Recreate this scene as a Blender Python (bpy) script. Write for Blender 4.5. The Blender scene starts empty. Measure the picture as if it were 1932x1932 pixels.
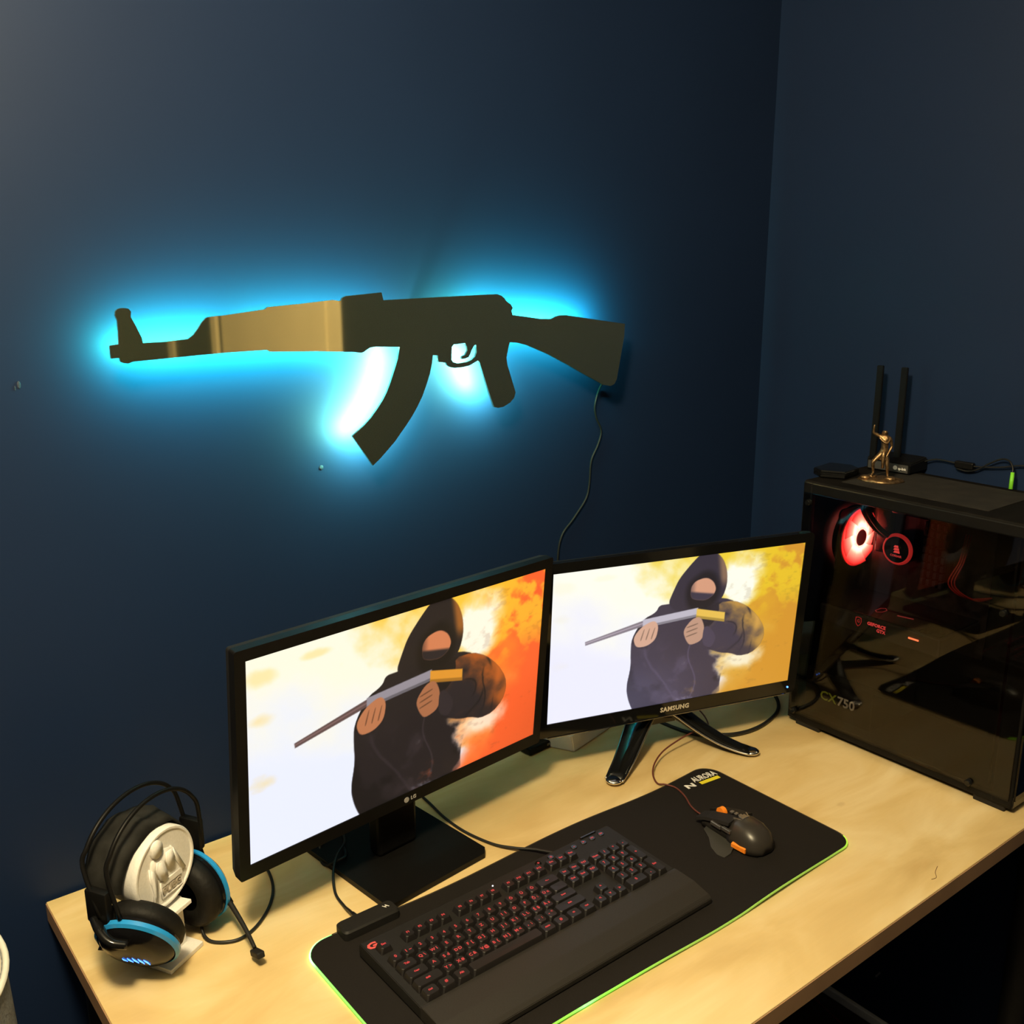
import bpy, bmesh, math, random
import numpy as np
from mathutils import Vector, Matrix
from math import sin, cos, pi, radians
random.seed(4)
SC = bpy.context.scene
COL = SC.collection
# ------------------------------------------------------------------ camera
cam_d = bpy.data.cameras.new('camera'); cam = bpy.data.objects.new('camera', cam_d); COL.objects.link(cam)
cam_d.sensor_width = 36.0; cam_d.lens = 36.0 * 1896.1 / 1932.0; cam_d.clip_start = 0.02
YAW, PITCH, ROLL = 0.6654, 0.2536, -0.0032
fw = Vector((sin(YAW) * cos(PITCH), cos(YAW) * cos(PITCH), -sin(PITCH)))
rt = Vector((cos(YAW), -sin(YAW), 0)); up = rt.cross(fw)
r2 = rt * cos(ROLL) + up * sin(ROLL); u2 = -rt * sin(ROLL) + up * cos(ROLL)
cam.matrix_world = Matrix(((r2.x, u2.x, -fw.x, 0.0), (r2.y, u2.y, -fw.y, 0.0), (r2.z, u2.z, -fw.z, 1.652), (0, 0, 0, 1)))
SC.camera = cam
# ------------------------------------------------------------------ world, light, exposure
W = bpy.data.worlds.new('world'); SC.world = W; W.use_nodes = True
W.node_tree.nodes['Background'].inputs[0].default_value = (0.30, 0.42, 0.75, 1)
W.node_tree.nodes['Background'].inputs[1].default_value = 0.05
SC.view_settings.view_transform = 'Standard'; SC.view_settings.look = 'None'
SC.view_settings.exposure = 0.0; SC.view_settings.gamma = 1.0
SC.view_settings.use_curve_mapping = False
def lamp(name, loc, energy, color, size, typ='POINT', rot=None):
    d = bpy.data.lights.new(name, typ); d.energy = energy; d.color = color
    if typ == 'AREA': d.shape = 'DISK'; d.size = size
    else: d.shadow_soft_size = size
    o = bpy.data.objects.new(name, d); o.location = loc; COL.objects.link(o)
    if rot: o.rotation_euler = rot
    return o
lamp('ceiling_bulb_light', (0.04, 0.44, 2.26), 124.0, (1.0, 0.81, 0.47), 0.10)

# ------------------------------------------------------------------ materials
MATS = {}
def mat(name, col, rough=0.5, metal=0.0, emit=None, strength=0.0, var=0.0, scale=40.0, bump=0.0, spec=0.5, trans=0.0, coat=0.0, ior=1.45):
    if name in MATS: return MATS[name]
    m = bpy.data.materials.new(name); m.use_nodes = True; nt = m.node_tree
    b = nt.nodes['Principled BSDF']
    b.inputs['Base Color'].default_value = (*col, 1); b.inputs['Roughness'].default_value = rough
    b.inputs['Metallic'].default_value = metal; b.inputs['Specular IOR Level'].default_value = spec
    b.inputs['Transmission Weight'].default_value = trans; b.inputs['Coat Weight'].default_value = coat
    b.inputs['IOR'].default_value = ior
    if emit: b.inputs['Emission Color'].default_value = (*emit, 1); b.inputs['Emission Strength'].default_value = strength
    if var > 0 or bump > 0:
        tc = nt.nodes.new('ShaderNodeTexCoord'); n = nt.nodes.new('ShaderNodeTexNoise')
        n.inputs['Scale'].default_value = scale; n.inputs['Detail'].default_value = 5
        nt.links.new(tc.outputs['Object'], n.inputs['Vector'])
        if var > 0:
            r = nt.nodes.new('ShaderNodeValToRGB'); nt.links.new(n.outputs['Fac'], r.inputs[0])
            r.color_ramp.elements[0].position = 0.3; r.color_ramp.elements[1].position = 0.7
            r.color_ramp.elements[0].color = (*[c * (1 - var) for c in col], 1)
            r.color_ramp.elements[1].color = (*[min(1, c * (1 + var)) for c in col], 1)
            nt.links.new(r.outputs[0], b.inputs['Base Color'])
        if bump > 0:
            bp = nt.nodes.new('ShaderNodeBump'); bp.inputs['Strength'].default_value = bump; bp.inputs['Distance'].default_value = 0.002
            nt.links.new(n.outputs['Fac'], bp.inputs['Height']); nt.links.new(bp.outputs[0], b.inputs['Normal'])
    MATS[name] = m
    return m
WALL = mat('navy_wall_paint', (0.0074, 0.0172, 0.050), 0.50, var=0.05, scale=3.0, bump=0.12, spec=0.24)
CEIL = mat('ceiling_paint', (0.60, 0.60, 0.60), 0.9, var=0.03, scale=6)
BLACK = mat('black_plastic', (0.0050, 0.0047, 0.0046), 0.42, var=0.15, scale=90, bump=0.05, spec=0.2)
MATTE = mat('matte_black_plastic', (0.0105, 0.0095, 0.0088), 0.6, var=0.15, scale=120, bump=0.1, spec=0.35)
GLOSS = mat('gloss_black_plastic', (0.006, 0.006, 0.006), 0.08, var=0.1, scale=30, coat=0.15, spec=0.4)
KEYM = mat('key_plastic', (0.010, 0.0085, 0.0085), 0.45, var=0.1, scale=200, bump=0.04)
FABB = mat('black_fabric', (0.014, 0.0125, 0.012), 0.92, var=0.25, scale=600, bump=0.35, spec=0.2)
PADM = mat('pad_cloth', (0.0085, 0.0068, 0.0060), 0.85, var=0.2, scale=900, bump=0.25, spec=0.25)
LEATHER = mat('padded_leatherette', (0.0065, 0.006, 0.0056), 0.6, var=0.2, scale=150, bump=0.4, spec=0.22)
SUSP = mat('grey_strap_cloth', (0.017, 0.0165, 0.015), 0.85, var=0.4, scale=45, bump=0.7, spec=0.2)
WHITEP = mat('white_printed_plastic', (0.74, 0.72, 0.70), 0.55, var=0.05, scale=300, bump=0.15)
CHROME = mat('dark_chrome', (0.28, 0.27, 0.26), 0.12, 1.0, var=0.05, scale=20)
CABLE = mat('black_cable', (0.010, 0.010, 0.010), 0.45, var=0.1, scale=200)
REDCAB = mat('reddish_brown_cable', (0.115, 0.030, 0.020), 0.5, var=0.2, scale=400)
CASEM = mat('case_steel_black', (0.0050, 0.0046, 0.0044), 0.5, var=0.2, scale=60, bump=0.12, spec=0.18)
CASETOP = mat('case_top_dusty_black', (0.0062, 0.0052, 0.0045), 0.7, var=0.35, scale=18, bump=0.2, spec=0.12)
INNER = mat('case_interior_black', (0.006, 0.0055, 0.005), 0.5, var=0.2, scale=40, spec=0.2)
BRONZE = mat('bronze', (0.30, 0.19, 0.095), 0.42, 0.9, var=0.5, scale=160, bump=0.5)
WHITEPR = mat('white_print', (0.75, 0.73, 0.70), 0.6, var=0.03, scale=100)
GREYPR = mat('grey_print', (0.42, 0.40, 0.38), 0.5, var=0.03, scale=100)
YELLOWPR = mat('yellow_print', (0.72, 0.62, 0.03), 0.6, var=0.05, scale=100)
ORANGE = mat('orange_plastic', (0.85, 0.24, 0.02), 0.4, var=0.05, scale=100)
BLUER = mat('blue_ring_plastic', (0.02, 0.25, 0.62), 0.22, var=0.05, scale=60)
LEGRED = mat('red_key_backlight', (0.2, 0.02, 0.02), 0.5, emit=(1.0, 0.09, 0.09), strength=0.42)
GLOGO = mat('red_logo_backlight', (0.2, 0.02, 0.02), 0.5, emit=(1.0, 0.12, 0.07), strength=0.75)
LEDW = mat('white_status_led', (0.8, 0.8, 0.8), 0.5, emit=(0.85, 0.9, 1.0), strength=3.0)
LEDB = mat('blue_led', (0.1, 0.3, 0.9), 0.5, emit=(0.06, 0.22, 1.0), strength=4.0)
REDDIM = mat('dim_red_led_print', (0.25, 0.02, 0.02), 0.5, emit=(1.0, 0.08, 0.07), strength=1.1)
REDPUMP = mat('pump_red_led', (0.3, 0.02, 0.02), 0.5, emit=(1.0, 0.045, 0.04), strength=0.48)
CUPM = mat('cup_shell_gloss', (0.005, 0.005, 0.006), 0.16, var=0.1, scale=30, spec=0.15)
PAPER = mat('white_paper_box', (0.85, 0.84, 0.83), 0.7, var=0.06, scale=25, bump=0.3)

# ------------------------------------------------------------------ mesh helpers
class B:
    """collects shapes in one bmesh"""
    def __init__(s): s.bm = bmesh.new()
    def add(s, vs, fs):
        v = [s.bm.verts.new(p) for p in vs]
        for f in fs:
            try: s.bm.faces.new([v[i] for i in f])
            except ValueError: pass
        return v
    def box(s, c, d, rz=0.0, M=None, bev=0.0, seg=2):
        r = bmesh.ops.create_cube(s.bm, size=1.0)
        T = Matrix.Translation(c) @ Matrix.Rotation(rz, 4, 'Z') @ (M or Matrix()) @ Matrix.Diagonal((*d, 1))
        bmesh.ops.transform(s.bm, matrix=T, verts=r['verts'])
        if bev > 0:
            es = list({e for v in r['verts'] for e in v.link_edges})
            bmesh.ops.bevel(s.bm, geom=es, offset=bev, segments=seg, affect='EDGES', profile=0.5)
        return s
    def cyl(s, p0, p1, r0, r1=None, n=24, cap=True):
        r1 = r0 if r1 is None else r1
        p0, p1 = Vector(p0), Vector(p1); a = (p1 - p0); L = a.length
        q = a.to_track_quat('Z', 'Y').to_matrix().to_4x4()
        r = bmesh.ops.create_cone(s.bm, cap_ends=cap, segments=n, radius1=r0, radius2=r1, depth=L)
        bmesh.ops.transform(s.bm, matrix=Matrix.Translation((p0 + p1) / 2) @ q, verts=r['verts'])
        return s
    def ball(s, c, r, n=12, sc=(1, 1, 1)):
        k = bmesh.ops.create_uvsphere(s.bm, u_segments=n * 2, v_segments=n, radius=1)
        bmesh.ops.transform(s.bm, matrix=Matrix.Translation(c) @ Matrix.Diagonal((r * sc[0], r * sc[1], r * sc[2], 1)), verts=k['verts'])
        return s
    def tube(s, pts, r, n=8, smooth=6, closed=False, sq=1.0):
        P = spline(pts, smooth, closed) if smooth > 1 else [Vector(p) for p in pts]
        N = len(P); rings = []; prev = None
        for i, p in enumerate(P):
            if closed: t = P[(i + 1) % N] - P[i - 1]
            else: t = P[min(i + 1, N - 1)] - P[max(i - 1, 0)]
            t.normalize()
            if prev is None:
                u = t.orthogonal().normalized()
            else:
                u = (prev - t * prev.dot(t)).normalized()
            prev = u; w = t.cross(u)
            rr = r(i / max(1, N - 1)) if callable(r) else r
            rings.append([s.bm.verts.new(p + u * cos(2 * pi * k / n) * rr + w * sin(2 * pi * k / n) * rr * sq) for k in range(n)])
        m = N if closed else N - 1
        for i in range(m):
            a, b = rings[i], rings[(i + 1) % N]
            if closed and i == N - 1:
                # align the seam
                j = min(range(n), key=lambda q: (b[q].co - a[0].co).length); b = b[j:] + b[:j]
            for k in range(n):
                s.bm.faces.new((a[k], a[(k + 1) % n], b[(k + 1) % n], b[k]))
        if not closed:
            s.bm.faces.new(rings[0][::-1]); s.bm.faces.new(rings[-1])
        return s
    def loft(s, rings, cap=True, closed=True):
        R = [[s.bm.verts.new(p) for p in r] for r in rings]; n = len(R[0])
        for a, b in zip(R[:-1], R[1:]):
            for k in range(n if closed else n - 1):
                s.bm.faces.new((a[k], a[(k + 1) % n], b[(k + 1) % n], b[k]))
        if cap:
            s.bm.faces.new(R[0][::-1]); s.bm.faces.new(R[-1])
        return s
    def prism(s, poly, z0, z1, M=None):
        """polygon in local xy, extruded z0..z1"""
        n = len(poly); M = M or Matrix()
        a = [s.bm.verts.new(M @ Vector((x, y, z0))) for x, y in poly]
        b = [s.bm.verts.new(M @ Vector((x, y, z1))) for x, y in poly]
        s.bm.faces.new(a[::-1]); s.bm.faces.new(b)
        for k in range(n): s.bm.faces.new((a[k], a[(k + 1) % n], b[(k + 1) % n], b[k]))
        return s
    def lathe(s, prof, M=None, n=40):
        """(r, z) profile spun about local z"""
        M = M or Matrix(); rings = []
        for r, z in prof:
            rings.append([s.bm.verts.new(M @ Vector((r * cos(2 * pi * k / n), r * sin(2 * pi * k / n), z))) for k in range(n)])
        for a, b in zip(rings[:-1], rings[1:]):
            for k in range(n): s.bm.faces.new((a[k], a[(k + 1) % n], b[(k + 1) % n], b[k]))
        return s
def spline(pts, k=6, closed=False):
    P = [Vector(p) for p in pts]; N = len(P); out = []
    rng = range(N if closed else N - 1)
    for i in rng:
        if closed: p0, p1, p2, p3 = P[i - 1], P[i], P[(i + 1) % N], P[(i + 2) % N]
        else: p0, p1, p2, p3 = P[max(i - 1, 0)], P[i], P[i + 1], P[min(i + 2, N - 1)]
        for j in range(k):
            t = j / k
            out.append(0.5 * ((2 * p1) + (p2 - p0) * t + (2 * p0 - 5 * p1 + 4 * p2 - p3) * t * t + (3 * p1 - p0 - 3 * p2 + p3) * t ** 3))
    if not closed: out.append(P[-1])
    return out
def wmat(o):
    return (wmat(o.parent) if o.parent else Matrix()) @ o.matrix_basis
def put(name, b, m, parent=None, world=False, smooth=False, **props):
    """link one bmesh (or mesh) as one object; world=True: coordinates are world ones even under a parent"""
    if isinstance(b, B):
        me = bpy.data.meshes.new(name); bmesh.ops.recalc_face_normals(b.bm, faces=b.bm.faces); b.bm.to_mesh(me); b.bm.free()
    else: me = b
    if world and parent is not None: me.transform(wmat(parent).inverted())
    if m is not None: me.materials.clear(); me.materials.append(m)
    if smooth:
        for p in me.polygons: p.use_smooth = True
        if smooth != 'all':
            try: me.set_sharp_from_angle(angle=radians(38))
            except Exception: pass
    o = bpy.data.objects.new(name, me); COL.objects.link(o)
    if parent is not None: o.parent = parent
    for k, v in props.items(): o[k] = v
    return o
def thing(name, label, cat, loc=(0, 0, 0), rz=0.0, group=None, M=None):
    o = bpy.data.objects.new(name, None); COL.objects.link(o); o.empty_display_size = 0.02
    if M is not None: o.matrix_basis = M
    else: o.location = loc; o.rotation_euler = (0, 0, rz)
    o['label'] = label; o['category'] = cat
    if group: o['group'] = group
    return o
def text_mesh(s, size, depth=0.0004, M=None, align='CENTER', space=1.0, shear=0.0, bold=0.0):
    cu = bpy.data.curves.new('lettering', 'FONT'); cu.body = s; cu.size = size; cu.extrude = depth
    cu.align_x = align; cu.align_y = 'CENTER'; cu.resolution_u = 2; cu.space_character = space; cu.shear = shear; cu.offset = bold
    ob = bpy.data.objects.new('lettering', cu)
    me = bpy.data.meshes.new_from_object(ob)
    bpy.data.objects.remove(ob); bpy.data.curves.remove(cu)
    me.materials.clear()
    if M is not None: me.transform(M)
    return me
def flat_shape(outer, holes, depth):
    """filled 2D outline with holes, extruded; local xy"""
    cu = bpy.data.curves.new('outline', 'CURVE'); cu.dimensions = '2D'; cu.fill_mode = 'BOTH'; cu.extrude = depth / 2
    for L in [outer] + holes:
        sp = cu.splines.new('POLY'); sp.points.add(len(L) - 1); sp.use_cyclic_u = True
        for i, (x, y) in enumerate(L): sp.points[i].co = (x, y, 0, 1)
    ob = bpy.data.objects.new('outline', cu); me = bpy.data.meshes.new_from_object(ob)
    bpy.data.objects.remove(ob); bpy.data.curves.remove(cu); me.materials.clear()
    return me
def basis(o, x, y, z):
    x, y, z = Vector(x).normalized(), Vector(y).normalized(), Vector(z).normalized()
    return Matrix(((x.x, y.x, z.x, o[0]), (x.y, y.y, z.y, o[1]), (x.z, y.z, z.z, o[2]), (0, 0, 0, 1)))
def rrect(w, h, r, n=5, cx=0, cy=0):
    out = []
    for sx, sy, a0 in ((1, 1, 0), (-1, 1, 90), (-1, -1, 180), (1, -1, 270)):
        for k in range(n + 1):
            a = radians(a0 + 90 * k / n); out.append((cx + sx * (w / 2 - r) + r * cos(a), cy + sy * (h / 2 - r) + r * sin(a)))
    return out
# ------------------------------------------------------------------ room
XR, YB, ZF, ZC, XL, YF = 1.8225, 1.425, -0.04, 2.56, -1.7, -2.4
def struct(name, b, m, **k): return put(name, b, m, kind='structure', **k)
struct('wall_back', B().box(((XR + XL) / 2, YB + 0.05, (ZF + ZC) / 2), (XR - XL + 0.4, 0.1, ZC - ZF)), WALL)
DY0, DY1, DH = -1.74, -0.60, 2.05            # the door opening in the right wall, behind the camera
wr = B()
wr.box((XR + 0.05, (DY1 + YB) / 2, (ZF + ZC) / 2), (0.1, YB - DY1, ZC - ZF))
wr.box((XR + 0.05, (DY0 + YF) / 2, (ZF + ZC) / 2), (0.1, DY0 - YF, ZC - ZF))
wr.box((XR + 0.05, (DY0 + DY1) / 2, (DH + ZC) / 2), (0.1, DY1 - DY0, ZC - DH))
struct('wall_right', wr, WALL)
struct('wall_left', B().box((XL - 0.05, (YF + YB) / 2, (ZF + ZC) / 2), (0.1, YB - YF, ZC - ZF)), WALL)
struct('wall_front', B().box(((XR + XL) / 2, YF - 0.05, (ZF + ZC) / 2), (XR - XL + 0.4, 0.1, ZC - ZF)), WALL)
struct('ceiling', B().box(((XR + XL) / 2, (YF + YB) / 2, ZC + 0.05), (XR - XL + 0.4, YB - YF + 0.4, 0.1)), CEIL)
# floor of dark laminate boards
FLM = mat('dark_laminate', (0.030, 0.017, 0.010), 0.45, var=0.35, scale=8, bump=0.1)
fl = struct('floor', B().box(((XR + XL) / 2, (YF + YB) / 2, ZF - 0.056), (XR - XL + 0.4, YB - YF + 0.4, 0.1)), FLM)
bme = bpy.data.meshes.new('floor_board'); bb = B().box((0, 0, 0), (0.192, 1.27, 0.006)); bb.bm.to_mesh(bme); bb.bm.free(); bme.materials.append(FLM)
for i in range(18):
    for j in range(3):
        o = bpy.data.objects.new('floor_board', bme); COL.objects.link(o); o.parent = fl
        o.location = (XL + 0.1 + i * 0.196, YF + 0.64 + j * 1.276 - (0.3 if i % 2 else 0), ZF - 0.003)
SKIRT = mat('grey_white_skirting', (0.80, 0.83, 0.88), 0.5, var=0.15, scale=14, bump=0.1)
def ski(p0, p1, name):
    p0, p1 = Vector(p0), Vector(p1); d = (p1 - p0); c = (p0 + p1) / 2
    struct(name, B().box((c.x, c.y, ZF + 0.011), (max(abs(d.x), 0.012), max(abs(d.y), 0.012), 0.022), bev=0.003), SKIRT)
ski((XR - 0.006, DY1 + 0.06, 0), (XR - 0.006, YB, 0), 'baseboard_right')
ski((XL, YB - 0.006, 0), (XR - 0.012, YB - 0.006, 0), 'baseboard_back')
# beige door with its casing, right wall behind the camera (the gold mirror sign reflects it)
DOORM = mat('beige_door_paint', (0.93, 0.84, 0.66), 0.45, var=0.04, scale=4)
dr = struct('door_1', B().box((XR + 0.03, (DY0 + DY1) / 2, (ZF + DH) / 2), (0.04, DY1 - DY0 - 0.01, DH - ZF - 0.01)), DOORM)
for z in (0.5, 1.45):
    put('door_panel', B().box((XR + 0.008, (DY0 + DY1) / 2, z), (0.012, 0.90, 0.72), bev=0.004), DOORM, dr)
put('door_handle', B().cyl((XR + 0.01, DY1 - 0.07, 1.0), (XR - 0.045, DY1 - 0.07, 1.0), 0.009).cyl((XR - 0.045, DY1 - 0.07, 1.0), (XR - 0.045, DY1 - 0.19, 1.0), 0.008), CHROME, dr)
for n_, c_, d_ in (('trim_1', (XR - 0.004, DY1 + 0.008, (ZF + DH) / 2), (0.012, 0.016, DH - ZF)), ('trim_4', (XR - 0.008, YF + 0.055, (ZF + DH) / 2), (0.02, 0.07, DH - ZF)), ('trim_2', (XR - 0.008, DY0 - 0.03, (ZF + DH) / 2), (0.02, 0.06, DH - ZF)),
                   ('trim_3', (XR - 0.008, (DY0 + DY1) / 2, DH + 0.03), (0.02, DY1 - DY0 + 0.12, 0.06))):
    struct(n_, B().box(c_, d_, bev=0.004), DOORM)
# two filled screw holes and a small scuff in the back wall
wb = bpy.data.objects['wall_back']
FILL = mat('old_wall_filler', (0.022, 0.03, 0.05), 0.8, var=0.3, scale=300, bump=0.5)
put('filled_screw_hole', B().ball((0.303, YB - 0.0005, 1.486), 0.004, 6, (0.6, 0.3, 1.3)).ball((0.298, YB - 0.0005, 1.482), 0.002, 5, (0.5, 0.3, 1.6)), FILL, wb)
put('filled_screw_hole', B().ball((0.731, YB - 0.0005, 1.319), 0.0038, 6, (1, 0.3, 1)), FILL, wb)
wrr = bpy.data.objects['wall_right']
put('scuff_mark', B().box((XR - 0.0004, 1.003, 0.085), (0.0008, 0.004, 0.020), M=Matrix.Rotation(0.5, 4, 'X')), mat('scuff', (0.2, 0.21, 0.24), 0.8, var=0.2), wrr)

# ------------------------------------------------------------------ desk
ZD = 0.74
def birch():
    m = bpy.data.materials.new('birch_laminate'); m.use_nodes = True; nt = m.node_tree; N = nt.nodes; L = nt.links; b = N['Principled BSDF']
    tc = N.new('ShaderNodeTexCoord'); mp = N.new('ShaderNodeMapping'); mp.inputs['Scale'].default_value = (2.2, 6.0, 5.0); L.new(tc.outputs['Object'], mp.inputs[0])
    n1 = N.new('ShaderNodeTexNoise'); n1.inputs['Scale'].default_value = 1.6; n1.inputs['Detail'].default_value = 4; n1.inputs['Distortion'].default_value = 0.8; L.new(mp.outputs[0], n1.inputs['Vector'])
    r1 = N.new('ShaderNodeValToRGB'); L.new(n1.outputs['Fac'], r1.inputs[0]); e = r1.color_ramp.elements
    e[0].position = 0.32; e[0].color = (0.57, 0.400, 0.175, 1); e[1].position = 0.72; e[1].color = (0.80, 0.65, 0.38, 1)
    x = r1.color_ramp.elements.new(0.5); x.color = (0.68, 0.505, 0.24, 1)
    mp2 = N.new('ShaderNodeMapping'); mp2.inputs['Scale'].default_value = (6, 90, 30); L.new(tc.outputs['Object'], mp2.inputs[0])
    n2 = N.new('ShaderNodeTexNoise'); n2.inputs['Scale'].default_value = 3; n2.inputs['Detail'].default_value = 3; L.new(mp2.outputs[0], n2.inputs['Vector'])
    v = N.new('ShaderNodeTexVoronoi'); v.inputs['Scale'].default_value = 6.0; mp3 = N.new('ShaderNodeMapping'); mp3.inputs['Scale'].default_value = (0.7, 1.2, 1); L.new(tc.outputs['Object'], mp3.inputs[0]); L.new(mp3.outputs[0], v.inputs['Vector'])
    rv = N.new('ShaderNodeValToRGB'); L.new(v.outputs['Distance'], rv.inputs[0]); rv.color_ramp.elements[0].position = 0.02; rv.color_ramp.elements[0].color = (0.62, 0.55, 0.5, 1); rv.color_ramp.elements[1].position = 0.05; rv.color_ramp.elements[1].color = (1, 1, 1, 1)
    mx = N.new('ShaderNodeMix'); mx.data_type = 'RGBA'; mx.blend_type = 'MULTIPLY'; mx.inputs[0].default_value = 0.25; L.new(r1.outputs[0], mx.inputs[6])
    rg = N.new('ShaderNodeValToRGB'); L.new(n2.outputs['Fac'], rg.inputs[0]); rg.color_ramp.elements[0].color = (0.78, 0.74, 0.7, 1); rg.color_ramp.elements[1].color = (1, 1, 1, 1); L.new(rg.outputs[0], mx.inputs[7])
    mx2 = N.new('ShaderNodeMix'); mx2.data_type = 'RGBA'; mx2.blend_type = 'MULTIPLY'; mx2.inputs[0].default_value = 0.35; L.new(mx.outputs[2], mx2.inputs[6]); L.new(rv.outputs[0], mx2.inputs[7])
    L.new(mx2.outputs[2], b.inputs['Base Color']); b.inputs['Roughness'].default_value = 0.42; b.inputs['Specular IOR Level'].default_value = 0.35
    return m
BIRCH = birch()
EDGE = mat('desk_edge_band', (0.34, 0.205, 0.115), 0.5, var=0.12, scale=12, bump=0.05)
desk = thing('desk', 'long pale birch desk against the navy back wall under both monitors', 'desk', (1.03, 1.025, ZF))
DX0, DX1, DY_0, DY_1 = 0.251, 1.812, 0.631, 1.418
put('desktop', B().box(((DX0 + DX1) / 2, (DY_0 + DY_1) / 2, ZD - 0.015), (DX1 - DX0, DY_1 - DY_0, 0.030), bev=0.001), BIRCH, desk, world=True)
put('edge_band', B().box(((DX0 + DX1) / 2, DY_0 - 0.0006, ZD - 0.0158), (DX1 - DX0 - 0.001, 0.0012, 0.0275)).box((DX0 - 0.0006, (DY_0 + DY_1) / 2, ZD - 0.0158), (0.0012, DY_1 - DY_0 - 0.001, 0.0275)), EDGE, desk, world=True)
for x in (DX0 + 0.05, DX1 - 0.05):
    for y in (DY_0 + 0.06, DY_1 - 0.05):
        put('leg', B().cyl((x, y, ZF), (x, y, ZD - 0.03), 0.022, 0.024, 20), MATTE, desk, world=True, smooth=True)
hair = put('thread', B().tube([(1.344, 0.662, ZD + 0.0005), (1.327, 0.656, ZD + 0.0005), (1.316, 0.648, ZD + 0.0005), (1.306, 0.650, ZD + 0.0005)], 0.0004, 5), mat('brown_thread', (0.15, 0.07, 0.03), 0.8, var=0.1))
hair['label'] = 'short curly dark thread lying on the desk near its front edge'; hair['category'] = 'thread'

# ------------------------------------------------------------------ backlit rifle-shaped sign
OUT = [(0.411, 1.533), (0.423, 1.534), (0.424, 1.552), (0.424, 1.566), (0.422, 1.572), (0.423, 1.577), (0.426, 1.58), (0.43, 1.581), (0.435, 1.581), (0.44, 1.58), (0.443, 1.576), (0.442, 1.569), (0.448, 1.556), (0.454, 1.541), (0.455, 1.534), (0.485, 1.534), (0.517, 1.536), (0.525, 1.541), (0.533, 1.55), (0.539, 1.558), (0.546, 1.564), (0.553, 1.565), (0.572, 1.566), (0.634, 1.572), (0.638, 1.575), (0.69, 1.578), (0.744, 1.582), (0.751, 1.581), (0.755, 1.58), (0.759, 1.581), (0.761, 1.585), (0.762, 1.585), (0.767, 1.587), (0.83, 1.591), (0.833, 1.579), (0.897, 1.58), (0.959, 1.581), (1.04, 1.582), (1.057, 1.582), (1.066, 1.579), (1.072, 1.575), (1.076, 1.57), (1.081, 1.567), (1.086, 1.564), (1.09, 1.558), (1.087, 1.553), (1.09, 1.546), (1.125, 1.541), (1.165, 1.535), (1.178, 1.536), (1.186, 1.539), (1.195, 1.541), (1.211, 1.541), (1.286, 1.53), (1.36, 1.519), (1.359, 1.496), (1.352, 1.463), (1.342, 1.416), (1.336, 1.407), (1.326, 1.404), (1.307, 1.408), (1.257, 1.432), (1.217, 1.452), (1.17, 1.474), (1.121, 1.493), (1.101, 1.498), (1.083, 1.5), (1.079, 1.486), (1.076, 1.474), (1.078, 1.461), (1.096, 1.412), (1.093, 1.403), (1.084, 1.395), (1.069, 1.389), (1.057, 1.388), (1.049, 1.39), (1.046, 1.396), (1.036, 1.421), (1.018, 1.47), (1.014, 1.473), (1.007, 1.47), (0.997, 1.466), (0.982, 1.464), (0.966, 1.464), (0.957, 1.466), (0.951, 1.47), (0.949, 1.474), (0.935, 1.476), (0.933, 1.48), (0.933, 1.487), (0.923, 1.488), (0.921, 1.475), (0.916, 1.457), (0.908, 1.438), (0.901, 1.423), (0.891, 1.407), (0.881, 1.393), (0.87, 1.38), (0.845, 1.353), (0.817, 1.329), (0.803, 1.319), (0.768, 1.371), (0.79, 1.386), (0.803, 1.397), (0.815, 1.41), (0.825, 1.422), (0.833, 1.434), (0.84, 1.448), (0.846, 1.462), (0.851, 1.474), (0.856, 1.487), (0.86, 1.505), (0.815, 1.508), (0.805, 1.507), (0.794, 1.501), (0.789, 1.5), (0.778, 1.502), (0.715, 1.507), (0.638, 1.511), (0.633, 1.514), (0.623, 1.514), (0.573, 1.514), (0.534, 1.513), (0.439, 1.51), (0.433, 1.508), (0.427, 1.509), (0.423, 1.511), (0.422, 1.516), (0.411, 1.516)]
HOLE = [(0.961, 1.499), (0.965, 1.503), (0.988, 1.504), (0.992, 1.498), (0.993, 1.491), (0.988, 1.484), (0.981, 1.482), (0.981, 1.478), (0.987, 1.478), (0.995, 1.48), (0.999, 1.486), (1.002, 1.492), (1.007, 1.499), (1.011, 1.5), (1.012, 1.487), (1.009, 1.48), (1.001, 1.475), (0.991, 1.472), (0.972, 1.471), (0.963, 1.474), (0.96, 1.478)]
def gold():
    m = bpy.data.materials.new('gold_mirror_acrylic'); m.use_nodes = True; nt = m.node_tree; N = nt.nodes; L = nt.links
    for x in list(N): N.remove(x)
    o = N.new('ShaderNodeOutputMaterial'); g = N.new('ShaderNodeBsdfGlossy'); g.inputs['Roughness'].default_value = 0.03; g.inputs['Color'].default_value = (1.0, 0.88, 0.52, 1)
    d = N.new('ShaderNodeBsdfDiffuse'); tc = N.new('ShaderNodeTexCoord'); n = N.new('ShaderNodeTexNoise'); n.inputs['Scale'].default_value = 5; L.new(tc.outputs['Object'], n.inputs['Vector'])
    r = N.new('ShaderNodeValToRGB'); r.color_ramp.elements[0].color = (0.085, 0.100, 0.060, 1); r.color_ramp.elements[1].color = (0.110, 0.125, 0.070, 1); L.new(n.outputs['Fac'], r.inputs[0]); L.new(r.outputs[0], d.inputs[0])
    mx = N.new('ShaderNodeMixShader'); mx.inputs[0].default_value = 0.80; L.new(d.outputs[0], mx.inputs[1]); L.new(g.outputs[0], mx.inputs[2]); L.new(mx.outputs[0], o.inputs[0])
    return m
GOLD = gold()
SY = 1.372
fS = SY / 1.385
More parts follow.
